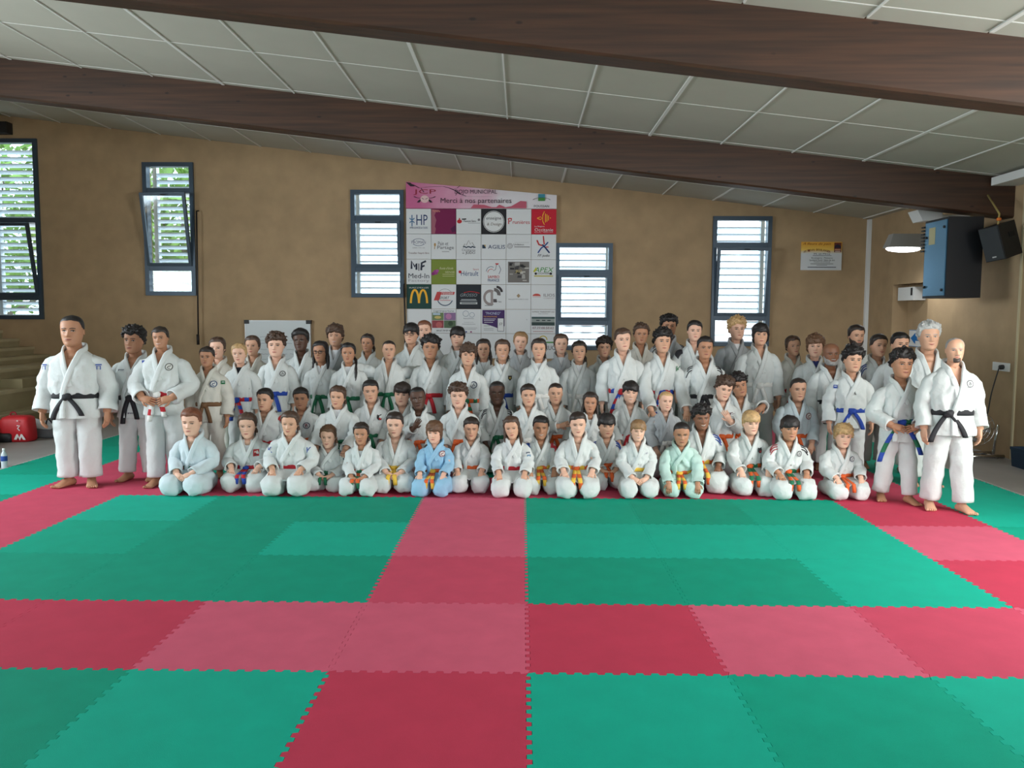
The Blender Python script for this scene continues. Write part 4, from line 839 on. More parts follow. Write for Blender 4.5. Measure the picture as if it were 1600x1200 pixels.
def creases(V, seed, amp, cnt, length, width, lo, hi, tilt=.6):
    """narrow ridges and valleys scattered over cloth between the heights lo and hi"""
    r = np.random.default_rng(seed); out = np.zeros(V.shape[:-1]); P_ = V.reshape(-1, 3); zsel = np.where((P_[:, 2] > lo) & (P_[:, 2] < hi))[0]
    if not len(zsel): return out
    for i in range(cnt):
        p = P_[r.choice(zsel)]; d = np.array([r.normal()*tilt, r.normal()*tilt*.4, 1.0]); d /= np.linalg.norm(d)
        q = V-p; al = q@d; ac = np.linalg.norm(q-al[..., None]*d, axis=-1)
        out += amp*(1 if r.random() < .45 else -1)*r.uniform(.5, 1.2)*np.exp(-(ac/(width*r.uniform(.7, 1.4)))**2-(al/(length*r.uniform(.5, 1.3)))**2)
    return out
PEOPLE_ROOTS = []
def person(sp):
    row, px, yt, yc, wpx = sp['row'], sp['x'], sp['top'], sp['chin'], sp['w']
    pose = sp.get('pose', {'F': 'seiza', 'S': 'high'}.get(row, 'stand')); Y = sp['d']; seed = sp['seed']
    T = at(px, yt, Y); Cc = at(px, yc, Y); Zt, Zc = T[2], Cc[2]
    H = Zt/{'seiza': .62, 'high': .76, 'stand': 1.0}[pose]; H = min(max(H, 1.05), 1.95)
    hh = (Zt-Zc)*.975; sp['_hh'] = hh; sp['_fem'] = 1 if sp['hair'] and sp['hair'][0] in ('tied', 'long') else 0
    bw = min(max(wpx*Y/FPX/(.43*H), .74), 1.28)*sp.get('bwk', 1)
    zs = Zc-(.050 if pose == 'stand' else .038)*H; zb = zs-{'seiza': .205, 'high': .235, 'stand': .235}[pose]*H
    if 'zb' in sp: zb = sp['zb']*H
    nr = .235*hh if sp.get('adult') else .205*hh          # neck radius
    fat = sp.get('fat', 1.0)
    skin, lips = SKIN[sp['skin']], LIPS[sp['skin']]
    gi = GI[sp.get('gi', 'white')]; tr = GI[sp.get('tr', sp.get('gi', 'white'))]
    lean, roll = math.radians(sp.get('lean', {'seiza': 6, 'high': 3}.get(pose, 0))), math.radians(sp.get('roll', 0))
    yaw = math.radians(sp.get('yaw', 0)); hy, hr, hp = (math.radians(q) for q in (sp.get('hyaw', 0), sp.get('hroll', 0), sp.get('hpitch', 0)))
    # ---- coordinate maps
    def bend(V):
        V = np.array(V, float); sh = V.shape; V = V.reshape(-1, 3)
        k = np.clip((V[:, 2]-(zb-.08*H))/(.16*H), 0, 1); k = k*k*(3-2*k)
        a = -lean*k; x, y, z = V[:, 0], V[:, 1], V[:, 2]-zb
        y2 = y*np.cos(a)+z*np.sin(a); z2 = -y*np.sin(a)+z*np.cos(a)
        a = roll*k; x3 = x*np.cos(a)+z2*np.sin(a); z3 = -x*np.sin(a)+z2*np.cos(a)
        c, s = math.cos(yaw), math.sin(yaw)
        return np.stack([x3*c-y2*s, x3*s+y2*c, z3+zb], 1).reshape(sh)
    nb = np.array([0, .01*H, Zc-.01*H]); hc = np.array([0, -.022*H, Zc+hh*.5])
    cr_, sr_, cy_, sy_, cp_, sp_ = math.cos(hr), math.sin(hr), math.cos(hy), math.sin(hy), math.cos(hp), math.sin(hp)
    RX = np.array([[1, 0, 0], [0, cp_, sp_], [0, -sp_, cp_]]); RZ = np.array([[cy_, -sy_, 0], [sy_, cy_, 0], [0, 0, 1]]); RY = np.array([[cr_, 0, sr_], [0, 1, 0], [-sr_, 0, cr_]])
    HR = RY @ RZ @ RX; hcen = np.array([0, 0, -.25*hh])
    def xh(P_):
        P_ = np.asarray(P_, float)*hh; return (P_-hcen)@HR.T+hcen+hc
    # shift so that the head lands where it should after leaning
    tip = bend(np.array([[0, -.02*H, Zt]]))[0]
    ox, oy = T[0]-tip[0], Y
    # ---- torso profile of the jacket
    nw = nr+.022
    if pose == 'seiza': low = [(zb-.10*H, .148, .13), (zb-.06*H, .145, .12), (zb-.025*H, .128, .102)]
    else: low = [(zb-.125*H, .138, .102), (zb-.07*H, .132, .1), (zb-.025*H, .122, .094)]
    tab = low+[(zb, .114, .088), (zb+.02*H, .123, .096), (zb+.055*H, .129, .1), (zs-.115*H, .133, .098), (zs-.075*H, .136, .092), (zs-.045*H, .134, .082), (zs-.022*H, .122, .074), (zs-.002*H, .100, .066), (zs+.016*H, .074, .058), (zs+.030*H, None, .052), (zs+.048*H, None, .045)]
    tz = np.array([q[0] for q in tab]); fk = np.array([fat if zz < zs-.03*H else 1 for zz in tz])
    tw = np.array([(q[1]*H*bw if q[1] else max(nw, .04*H)) for q in tab])*fk; td = np.array([max(q[2]*H*(.6+.4*bw), 0) for q in tab])*fk; td[-1] = max(td[-1], nw); td[-2] = max(td[-2], nw)
    def prof(z): return np.interp(z, tz, tw), np.interp(z, tz, td)
    def fy(x, z):
        w_, d_ = prof(z); u = np.clip(np.abs(x)/w_, 0, .985); return -d_*(1-u**2.4)**(1/2.4)
    zv = zs-sp.get('v', .10)*H; zn = zs+.036*H; xn = max(nw*1.08, .043*H)
    # ---- body: head, neck, torso, forearms, hands, shanks and feet in one mesh
    body = MB(); bodyh = MB()
    make_head(bodyh, sp, xh)
    np_ = [np.array([0, .035*hh, Zc+.10*hh])+hc*np.array([1, 1, 0]), np.array([0, .015*H*.5, Zc-.03*H]), np.array([0, .0, zs+.02*H]), np.array([0, .0, zs-.02*H])]
    np_[0] = xh(np.array([[0, .05, -.30]]))[0]
    bodyh.tube(np_, [nr, nr*.97, nr*1.12, nr*1.5], 16, 0)
    zz = np.concatenate([np.linspace(tz[0]+.03*H, zs-.04*H, 9), np.linspace(zs-.03*H, zs+.03*H, 6)])
    th_ = np.linspace(0, 2*np.pi, 28, endpoint=False); cs = np.sign(np.cos(th_))*np.abs(np.cos(th_))**(2/2.4); sn = np.sign(np.sin(th_))*np.abs(np.sin(th_))**(2/2.4)
    Rb = []
    for z in zz:
        w_, d_ = prof(z); w_ = max(w_-.030, nr); d_ = max(d_-.026, nr*.9); Rb.append(np.stack([cs*w_, sn*d_, np.full(28, z)], 1))
    body.loft(np.array(Rb), 0, True, True)
    # ---- arms
    jk = MB(); hands = []
    sh_k = .122*H*bw
    def arm_pts(kind, s):
        S = np.array([s*sh_k, .005*H, zs-.062*H]); b_ = bw
        t_ = {'side': ((.172*b_, .02, zb+.035*H), (.178*b_, -.03, zb-.095*H), (0, -.1, -1), (s, -.2, 0)),
              'belt': ((.195*b_, .0, zb+.05*H), (.10*b_, -.125, zb-.015*H), (-s*.9, -.25, -.25), (0, -1, .3)),
              'thigh': ((.172*b_, -.03, zs-.155*H), (.105, -.165, .20*H), (-s*.25, -.75, -.6), (s*.2, -.5, .8)),
              'knee': ((.168*b_, -.06, zs-.15*H), (.10, -.20, .195*H), (-s*.1, -.55, -.8), (0, -.85, .5)),
              'clasp': ((.165*b_, -.03, zs-.16*H), (.055, -.20, .165*H), (-s*.75, -.5, -.4), (s*.3, -.8, .5)),
              'front': ((.165*b_, .0, zs-.17*H), (.12*b_, -.11, zs-.285*H), (-s*.3, -.5, -.8), (s*.2, -.9, .3)),
              'back': ((.165*b_, .05, zs-.17*H), (.10*b_, .10, zs-.27*H), (-s, .1, -.3), (0, 1, 0)),
              'reach': ((.165*b_, -.08, zs-.17*H), (.112, -.33, zs-.25*H), (0, -.9, -.35), (0, -.2, 1)),
              'reachlow': ((.172*b_, -.06, zs-.2*H), (.125, -.24, zs-.35*H), (-s*.2, -.8, -.5), (0, -.6, 1)),
              'wideback': ((.235*b_, .08, zs-.06*H), (.36*b_, .16, zs-.05*H), (s, 0, -.2), (0, -1, .3)),
              'wide': ((.245*b_, .02, zs-.04*H), (.36*b_, -.01, zs-.02*H), (s*.5, -.4, -.8), (s*.3, -1, .3)),
              'chest': ((.16*b_, -.05, zs-.165*H), (.03, -.135, zs-.10*H), (-s*.5, -.2, .8), (0, -1, .1)),
              'floor': ((.165*b_, -.09, zs-.15*H), (.115, -.27, .13*H), (0, -.35, -1), (0, -1, .2)),
              'drape': ((.21*b_, -.02, zs-.06*H), (.2*b_, -.12, zs-.02*H), (-s*.7, -.4, -.5), (0, -1, .5)),
              'cross': ((.17*b_, -.05, zs-.16*H), (-.03, -.135, zs-.13*H), (-s, -.1, .3), (0, -1, .2))}[kind]
        E = np.array([s*t_[0][0]*H, t_[0][1]*H, t_[0][2]]); W = np.array([s*t_[1][0]*H, t_[1][1]*H, t_[1][2]])
        return S, E, W, t_[2], t_[3]
    kinds = sp.get('arms', {'seiza': 'thigh', 'high': 'front'}.get(pose, 'side')); kinds = kinds if isinstance(kinds, tuple) else (kinds, kinds)
    slv = {}
    for s, kd in zip((-1, 1), kinds):
        S, E, W, hd, hn = arm_pts(kd, s)
        we = E+(W-E)*.93
        P_ = catmull([S-np.array([s*.045*H, 0, -.016*H]), S, S+(E-S)*.45+np.array([s*.008*H, 0, 0]), E, E+(we-E)*.55, we], 5)
        L_ = len(P_); k = np.linspace(0, 1, L_); rs = np.interp(k, [0, .2, .4, .6, .8, 1], [.046, .052, .054, .053, .051, .053])*H*(.55+.45*bw)*sp.get('slv', 1)
        Rg = tube_rings(P_, rs, 22, (0, 1, 0))
        ctr = P_[:, None, :]; dirn = Rg-ctr; dirn = dirn/(np.linalg.norm(dirn, axis=2)[:, :, None]+1e-9)
        fold = wavy(Rg*np.array([1, 1, 1.0]), seed+s+5, .0058, 7.5/max(H, 1)*1.5)+.004*np.sin(k*34+seed)[:, None]*np.exp(-((k-.5)/.22)**2)[:, None]
        fold = fold+creases(Rg, seed+s+70, .012, 18, .05*H, .013, -9, 9, 2.0); Rg = Rg+dirn*fold[:, :, None]
        lip = P_[-1]+(Rg[-1]-P_[-1])*.86
        deep = P_[-4]+(Rg[-4]-P_[-4])*.7
        jk.loft(np.concatenate([Rg, lip[None], deep[None]]), 0)
        slv[s] = (P_, rs)
        fr_ = .030*H*(.7+.3*bw)
        body.tube([np.array([s*.07*H*bw, 0, zs-.05*H]), S, S+(E-S)*.5, E], [fr_*1.2, fr_*1.25, fr_*1.15, fr_], 10, 0)
        body.tube([E, E+(W-E)*.5, W+(W-E)*.02], [fr_, fr_*.92, fr_*.72], 10, 0)
        add_hand(body, W, hd, hn, .105*H*(1.05 if sp.get('adult') else 1.0), sp.get('curl', .45), 0, -s)
    # ---- legs
    pants = MB()
    def cloth_loft(R, sd, amp, fr):
        R = np.asarray(R, float); c = R.mean(1, keepdims=True); dr = R-c; dr /= np.linalg.norm(dr, axis=2)[:, :, None]+1e-9
        return R+dr*(wavy(R, sd, amp, fr)+creases(R, sd+7, .013, 28, .06*H, .016, -9, 9, 1.3))[:, :, None]
    if pose == 'stand':
        st = sp.get('stance', .075); hem = .06*H
        for s in (-1, 1):
            fx = s*st*H*max(.85, bw); fyo = sp.get('step', (0, 0))[0 if s < 0 else 1]*H
            P_ = catmull([(s*.052*H*bw, .005*H, zb+.02*H), (s*.060*H*bw, .005*H, zb-.12*H), ((s*.062*bw*H+fx)/2, fyo*.5, .29*H), (fx, fyo+.006*H, hem)], 9)
            k = np.linspace(0, 1, len(P_)); rs = np.interp(k, [0, .3, .6, 1], [.07, .074, .062, .058])*H*(.45+.55*bw)*(fat*.5+.5)
            R = cloth_loft(tube_rings(P_, rs, 24, (0, 1, 0)), seed+20+s, .0065, 5.5)
            if R[-1][:, 2].min() < .012: R[-1][:, 2] = np.maximum(R[-1][:, 2], .012)
            lip = P_[-1]+(R[-1]-P_[-1])*.88; deep = P_[-3]+(R[-3]-P_[-3])*.75
            pants.loft(np.concatenate([R, lip[None], deep[None]]), 0, True)
            A = np.array([fx, fyo+.01*H, 0]); fl = .15*H
            body.tube([np.array([s*.04*H, 0, tz[0]+.08*H]), np.array([s*.055*H*bw, 0, zb-.12*H]), np.array([fx*.95, fyo*.5, .28*H]), np.array([fx, fyo+.006*H, .17*H])], [.05*H, .052*H, .036*H, .031*H], 10, 0)
            body.tube([np.array([fx, fyo+.006*H, .19*H]), np.array([fx, fyo+.01*H, .09*H]), np.array([fx, fyo+.012*H, .035*H])], [.032*H, .024*H, .024*H], 10, 0)
            add_foot(body, A, s*math.radians(sp.get('toe', 13)), fl)
    elif pose == 'seiza':
        kx = .098*H*(.5+.5*bw)
        for s in (-1, 1):
            R = []
            for (y, a, h_, zc, xx) in ((.15, .03, .05, .03, .6), (.13, .05, .075, .04, .62), (.05, .078, .125, .064, .8), (-.05, .086, .158, .08, .95), (-.15, .086, .165, .083, 1), (-.215, .083, .160, .081, 1), (-.25, .074, .142, .076, 1), (-.272, .054, .105, .072, 1), (-.283, .025, .05, .07, 1)):
                c_ = np.array([s*kx*xx, y*H, zc*H]); q = np.linspace(0, 2*np.pi, 24, endpoint=False)
                R.append(np.stack([c_[0]+a*H*(.6+.4*bw)*np.sign(np.cos(q))*np.abs(np.cos(q))**.78, np.full(24, c_[1]), c_[2]+h_/2*H*np.sign(np.sin(q))*np.abs(np.sin(q))**.78], 1))
            R = np.asarray(R); R = np.array([R[0]]+[R[i]+(R[i+1]-R[i])*t_ for i in range(len(R)-1) for t_ in (.5, 1.0)])
            R = cloth_loft(R, seed+30+s, .009, 6.5); R[:, :, 2] = np.maximum(R[:, :, 2], .003)
            pants.loft(R, 0, True, True)
            body.tube([(s*.04*H, 0, .14*H), (s*kx*.95, -.12*H, .085*H), (s*kx, -.2*H, .075*H), (s*kx, -.2*H, .05*H), (s*kx*.9, -.05*H, .045*H), (s*kx*.7, .07*H, .042*H)], [.045*H, .045*H, .035*H, .03*H, .03*H, .028*H], 8, 0)
            body.tube([(s*kx*.7, .05*H, .04*H), (s*kx*.62, .17*H, .032*H), (s*kx*.5, .23*H, .02*H)], [.03*H, .026*H, .014*H], 8, 0)
    else:
        for s in (-1, 1):
            kx = s*.075*H*bw
            R = tube_rings(catmull([(s*.055*H*bw, .0, zb), (s*.065*H*bw, -.01*H, zb-.1*H), (kx, -.03*H, .075*H), (kx, .03*H, .06*H), (kx, .14*H, .055*H), (kx, .24*H, .05*H)], 4), np.interp(np.linspace(0, 1, 21), [0, .3, .6, 1], [.068, .078, .062, .05])*H*(.6+.4*bw), 16, (0, 1, 0))
            R = cloth_loft(R, seed+30+s, .007, 6); R[:, :, 2] = np.maximum(R[:, :, 2], .004); pants.loft(R, 0, True, True)
            body.tube([(s*.04*H, 0, tz[0]+.06*H), (kx*.9, -.01*H, zb-.14*H), (kx, -.02*H, .07*H), (kx, .02*H, .05*H), (kx, .2*H, .045*H)], [.05*H, .05*H, .036*H, .034*H, .028*H], 8, 0)
            body.tube([(kx, .18*H, .045*H), (kx, .29*H, .035*H), (kx, .34*H, .02*H)], [.028*H, .026*H, .014*H], 8, 0)
    body.v += [v for v in bodyh.v]; body.f += [tuple(i+body.n for i in f_) for f_ in bodyh.f]; body.m += bodyh.m; body.n += bodyh.n
    brow = HAIR[sp['hair'][1] if sp['hair'] else sp.get('browc', 'stubble')]
    if sp['hair'] and sp['hair'][1] in ('grey', 'blond', 'sand'): brow = HAIR['chestnut' if sp['hair'][1] != 'grey' else 'silver']
    root = body.build('person', [skin, lips, m_eye, m_iris, brow, m_teeth], None, (ox, oy, 0), bend)
    tag(root, sp['label'], 'person', sp['group'])
    # ---- hair
    def hx(mb, name, m): return mb.build(name, m, root, None, bend)
    if sp['hair']:
        st_, hc_ = sp['hair'][0], sp['hair'][1]; hb_ = MB(); make_hair(hb_, st_, seed, xh, sp.get('part', .03)); extra = sp['hair'][2:] 
        if st_ in ('long',):
            for s in (-1, 1):
                lock(hb_, [(s*.30, .06, .05), (s*.35, .05, -.25), (s*.37, -.02, -.6), (s*.33, -.06, -.9)], [(.07, .10), (.085, .12), (.08, .09), (.03, .04)], xh, seed+s)
            lock(hb_, [(0, .34, .1), (0, .40, -.3), (0, .38, -.8), (0, .36, -1.0)], [(.24, .06), (.26, .07), (.2, .06), (.1, .03)], xh, seed+4)
        if 'pony' in extra: lock(hb_, [(0, .36, .10), (.14, .46, .0), (.29, .30, -.33), (.33, .16, -.62)], [(.05, .05), (.08, .08), (.08, .07), (.02, .02)], xh, seed+4)
        if 'frontpony' in extra: lock(hb_, [(.14, .36, -.12), (.36, .16, -.38), (.40, -.16, -.75), (.42, -.34, -1.1), (.40, -.36, -1.38)], [(.06, .06), (.08, .07), (.085, .06), (.075, .05), (.02, .02)], xh, seed+4)
        if 'sidepony' in extra: lock(hb_, [(.1, .36, -.1), (.30, .2, -.3), (.34, .06, -.65), (.33, .02, -.85)], [(.05, .05), (.07, .06), (.07, .05), (.02, .02)], xh, seed+4)
        if 'bun' in extra:
            Rr = tube_rings(np.array([(0, .28, .36+.03*q) for q in range(7)]), [.03, .10, .135, .145, .13, .09, .03], 12); Rr = Rr+wavy(Rr, seed, .012, 7)[:, :, None]; hb_.loft(xh(Rr), 0, True, True)
        if 'strands' in extra:
            for s in (-1, 1): lock(hb_, [(s*.26, -.14, .2), (s*.315, -.10, 0), (s*.33, -.08, -.28)], [(.02, .03), (.018, .02), (.008, .008)], xh, seed+s)
        hx(hb_, 'hair', HAIR[hc_])
    if 'beard' in sp:
        bb = MB(); kind, bc = sp['beard']
        zs_ = np.linspace(-.5, -.06, 16); az = np.linspace(-1.55, 1.55, 27); A, Z = np.meshgrid(az, zs_); X, Yy, Zz = head_surf(A, Z); Yy = Yy-face_bump(X, Zz)*np.clip(np.cos(A)*1.6, 0, 1)
        a = np.abs(A)
        if kind == 'full': top = np.interp(a, [0, .3, .55, 1.0, 1.55], [-.30, -.29, -.20, -.17, -.03]); 
        else: top = np.interp(a, [0, .22, .33, .42, 1.55], [-.31, -.30, -.19, -.5, -.6])
        k = np.clip((top-Z)/.03, 0, 1); mo = np.clip(1-np.abs(Z+.215)/.03, 0, 1)*(np.abs(X) < .12)
        k = np.maximum(k, mo); thk = .022*k-.02*(1-k)
        N = np.stack([np.sin(A), -np.cos(A), A*0], 2); R = np.stack([X, Yy, Zz], 2)+N*thk[:, :, None]
        Ff = [f_ for f_ in grid_faces(16, 27) if thk.reshape(-1)[list(f_)].max() > -.015]
        bb.add(xh(R).reshape(-1, 3), Ff); hx(bb, 'beard', HAIR[bc])
    if sp.get('glasses'):
        gm = MB()
        for s in (-1, 1):
            q = np.linspace(0, 2*np.pi, 17); gm.tube(xh(np.array([(s*.135+.095*np.sign(math.cos(t))*abs(math.cos(t))**.75, -.395+.0*t, .0+.07*np.sign(math.sin(t))*abs(math.sin(t))**.75) for t in q])), .011*hh, 6, up=(0, 1, 0))
            gm.tube(xh(np.array([(s*.23, -.39, .03), (s*.31, -.2, .03), (s*.33, .04, .02)])), .009*hh, 5)
        gm.tube(xh(np.array([(-.04, -.40, .02), (0, -.42, .03), (.04, -.40, .02)])), .010*hh, 5)
        hx(gm, 'glasses', m_black)
    # ---- shirt under the jacket
    if sp.get('tee'):
        tm = MB(); Rt = []
        for z in np.linspace(zv-.08*H, zs+.022*H, 12):
            w_, d_ = prof(z); w_ = max(w_-.022, nr+.004); d_ = max(d_-.019, nr); Rt.append(np.stack([cs*w_, sn*d_, np.full(28, z)], 1))
        tm.loft(np.array(Rt), 0); hx(tm, 'tee_shirt', {1: m_tee, 2: m_teek, 3: m_teeb}[sp['tee']])
    # ---- jacket
    n = 64; th_ = np.linspace(0, 2*np.pi, n, endpoint=False); cs = np.sign(np.cos(th_))*np.abs(np.cos(th_))**(2/2.4); sn = np.sign(np.sin(th_))*np.abs(np.sin(th_))**(2/2.4)
    zz = np.concatenate([np.linspace(tz[0], zb-.03*H, 7), np.linspace(zb-.02*H, zb+.03*H, 5), np.linspace(zb+.042*H, zs-.03*H, 20), np.linspace(zs-.022*H, tz[-1], 9)])
    Rj = []
    for z in zz:
        w_, d_ = prof(z); Rj.append(np.stack([cs*w_, sn*d_, np.full(n, z)], 1))
    Rj = np.array(Rj); dr = np.stack([np.cos(th_), np.sin(th_), 0*th_], 1)[None]
    damp = np.clip(np.minimum(np.abs(zz-zb)/(.05*H), (tz[-1]-zz)/(.1*H)), .12, 1)[:, None]
    Rj = Rj+dr*(wavy(Rj*np.array([1, 1, .55]), seed+40, .0065, 5.2)*damp)[:, :, None]
    Rj = Rj+dr*(creases(Rj, seed+80, .0125, 34, .07*H, .014, zb+.02*H, zs-.04*H, .7)*damp+creases(Rj, seed+81, .007, 10, .06*H, .014, tz[0], zb-.02*H, .3))[:, :, None]
    # blousing creases that run down to the belt
    cre = .0055*np.sin(th_*11+seed)[None, :]*np.exp(-((zz-zb-.035*H)/(.05*H))**2)[:, None]; Rj = Rj+dr*cre[:, :, None]
    def keep(c_):
        if c_[1] > 0 or c_[2] < zv: return True
        return abs(c_[0]) > xn*(c_[2]-zv)/(zn-zv)+.004
    jk.loft(Rj, 0, keep=keep)
    if pose == 'seiza':                                  # skirt lying over the thighs
        xs = np.linspace(-.125, .125, 15)*H*(.5+.5*bw); ts = np.linspace(0, 1, 8); Rs = []
        kx = .098*H*(.5+.5*bw)
        def thigh(x_): return .083*H+.083*H*math.sqrt(max(0, 1-((abs(x_)-kx)/(.09*H))**2))
        for t_ in ts:
            Rs.append([(x_, -(.080+.115*t_)*H+.3*abs(x_)**2/H, (zb-.012*H)*(1-t_)**2+(max(thigh(x_), .125*H)+.013-.02*t_*t_)*(1-(1-t_)**2)+.004*math.sin(x_*70+seed)) for x_ in xs])
        Rs = np.array(Rs); jk.loft(Rs, 0, closed=False)
        e = Rs[-1].copy(); e[:, 2] -= .014; jk.loft(np.array([Rs[-1], e]), 0, closed=False)
    jacket = hx(jk, 'jacket', gi)
    # ---- lapels
    lw = max(.040, .027*H+.006)
    def lapel(s, over):
        pts = [np.array([0, nw+.012, zs+.056*H]), np.array([s*xn*.8, nw*.75, zs+.052*H]), np.array([s*(xn+.006), 0.0, zs+.036*H])]
        zl = (tz[0]+.004 if pose != 'seiza' else zb-.01*H) if over else zv-.045*H
        for z in np.linspace(zs+.014*H, zl, 16):
            x = s*xn*(z-zv)/(zn-zv) if z > zb else s*xn*(zb-zv)/(zn-zv)*(.9 if z < zb else 1)
            x = max(min(x, .09*H*bw), -.06*H*bw)
            pts.append(np.array([x, float(fy(np.array(x), np.array(z)))-(.004 if over else 0), z]))
        P_ = catmull(pts, 3); Tn = np.gradient(P_, axis=0); Tn /= np.linalg.norm(Tn, axis=1)[:, None]
        w_, _ = prof(P_[:, 2]); N = np.stack([P_[:, 0]/w_, P_[:, 1]/(_+1e-6), np.full(len(P_), .12)], 1)
        N -= Tn*(N*Tn).sum(1)[:, None]; N /= np.linalg.norm(N, axis=1)[:, None]; B = np.cross(Tn, N)
        off = .013 if over else .010
        prof_ = [(-.5, -.010), (-.5, off*.75), (-.25, off), (.25, off), (.5, off*.75), (.5, -.010)]
        R = np.stack([P_+B*(u*lw)+N*o_ for (u, o_) in prof_], 1)
        mb = MB(); mb.loft(R, 0, True, True); return mb
    for s in (-1, 1): lapel(s, s == 1).build('lapel', gi, jacket, None, bend)
    # ---- belt
    if sp.get('belt'):
        bc = sp['belt']; cols_ = [BELT[q] for q in bc]; bm = MB(); hb = .0165*H; n = 40
        th_ = np.linspace(0, 2*np.pi, n, endpoint=False); R = []
        w_, d_ = prof(zb)
        for (dz, o_) in ((-1, -.006), (-1, .010), (-.3, .012), (.3, .012), (1, .010), (1, -.006)):
            sl = .006*H*np.cos(th_+1.57)
            R.append(np.stack([np.cos(th_)*(w_+o_+.004), np.sin(th_)*(d_+o_+.004), zb+dz*hb+sl], 1))
        # superellipse to follow the jacket
        R = np.array(R); c_, s_ = np.sign(np.cos(th_))*np.abs(np.cos(th_))**(2/2.4), np.sign(np.sin(th_))*np.abs(np.sin(th_))**(2/2.4)
        for i, o_ in enumerate((-.006, .010, .013, .013, .010, -.006)): R[i, :, 0] = c_*(w_+o_); R[i, :, 1] = s_*(d_+o_)
        fm = [(j//3) % len(bc) if len(bc) > 1 else 0 for i in range(5) for j in range(n)]
        bm.loft(R, 0, fm=fm); belt = hx(bm, 'belt', cols_)
        if not sp.get('noknot'):
            fk = MB(); y0 = -d_-.02; kx_ = sp.get('knotx', -.01)*H
            for (a, r_) in ((.55, (.030, .016, .019)), (-.5, (.026, .018, .016))):
                ca, sa = math.cos(a), math.sin(a); q = MB(); q.ell((0, 0, 0), (r_[0]*H, r_[1]*H, r_[2]*H), 0, 12, 7)
                V = np.concatenate(q.v); V = np.stack([V[:, 0]*ca-V[:, 2]*sa+kx_, V[:, 1]+y0, V[:, 0]*sa+V[:, 2]*ca+zb], 1); fk.add(V, q.f, 0)
            fk.build('knot', cols_[-1], belt, None, bend)
            for s in (-1, 1):
                tl = MB(); ln = sp.get('tail', .15 if pose == 'stand' else (.11 if pose == 'seiza' else .13))*H; seg = 8; dx = sp.get('spread', .35); R = []
                for i in range(seg+1):
                    t_ = i/seg; x = kx_+s*(.012*H+ln*t_*dx*(1-.35*t_)); z = zb-.008*H-ln*t_*(.93-.1*s)
                    if pose == 'seiza':
                        x = kx_+s*(.010*H+.022*H*t_); y = y0-.006-.155*H*min(1, t_*1.6)**.9; z = zb-.005*H-(zb-.155*H)*min(1, t_*1.6)-.075*H*max(0, t_-.62)/.38
                    else: y = min(float(fy(np.array(x), np.array(max(z, tz[0]))))-.016, y0+.012)
                    R.append([(x-hb*.95, y, z), (x, y-.005, z-.002), (x+hb*.95, y, z), (x+hb*.9, y+.006, z), (x-hb*.9, y+.006, z)])
                fm = [((i//2) % len(bc)) if len(bc) > 1 else 0 for i in range(seg) for j in range(5)]
                tl.loft(np.array(R), 0, True, True, fm=fm); tl.build('belt_end', cols_, belt, None, bend)
    pants.build('trousers', tr, root, None, bend)
    # ---- badges, lettering and shoulder stripes
    for bd in sp.get('badges', ()):
        kind, x, dz, size, c = bd[:5]; txt = bd[5] if len(bd) > 5 else None; x *= H; z0 = zs+dz*H; size *= H
        def onchest(u, v, off): 
            X_, Z_ = x+u*size, z0+v*size; return (X_, float(fy(np.array(X_), np.array(Z_)))-.008-off*1.2, Z_)
        els = []
        if kind == 'disc': els = [('c', 0, 0, .5, c), ('c', 0, 0, .38, (214, 214, 210)), ('l', [(-.2, -.18), (-.05, .12), (.1, .05), (.2, .22)], .12, c), ('l', [(-.1, -.25), (.15, -.2)], .1, c)]
        elif kind == 'ring': els = [('ring', 0, 0, .42, .1, c), ('l', [(-.15, -.2), (0, .2), (.15, -.15)], .1, c)]
        elif kind == 'square': els = [('r', 0, 0, .8, 1, c), ('r', 0, .15, .45, .2, (214, 190, 180)), ('l', [(-.2, -.3), (.2, -.2)], .1, (60, 50, 60))]
        elif kind == 'shield': els = [('p', [(-.4, .5), (.4, .5), (.4, -.1), (0, -.55), (-.4, -.1)], c), ('c', 0, .05, .2, (190, 160, 80))]
        elif kind == 'crest': els = [('p', [(-.3, .5), (-.1, .35), (.1, .4), (.3, .5), (.4, .0), (.3, -.5), (-.1, -.45), (-.35, -.1)], (24, 24, 28)), ('p', [(-.05, -.1), (.3, 0), (.28, -.4), (0, -.4)], c)]
        elif kind == 'text': els = [('t', txt, 0, 0, 1, c)]
        elif kind == 'tilt': els = [('t', txt, 0, 0, 1, c, None, .2)]
        elif kind == 'lines': els = [('r', 0, .2, 1.6, .16, c), ('r', .1, -.1, 1.2, .1, c), ('r', -.9, .05, .25, .5, c)]
        if kind in ('text', 'tilt', 'lines') or kind in ('disc', 'ring', 'square', 'shield', 'crest'):
            draw(els, lambda u, v, off: tuple(bend(np.array([onchest(u, v, off)]))[0]), 'badge', jacket, .002)
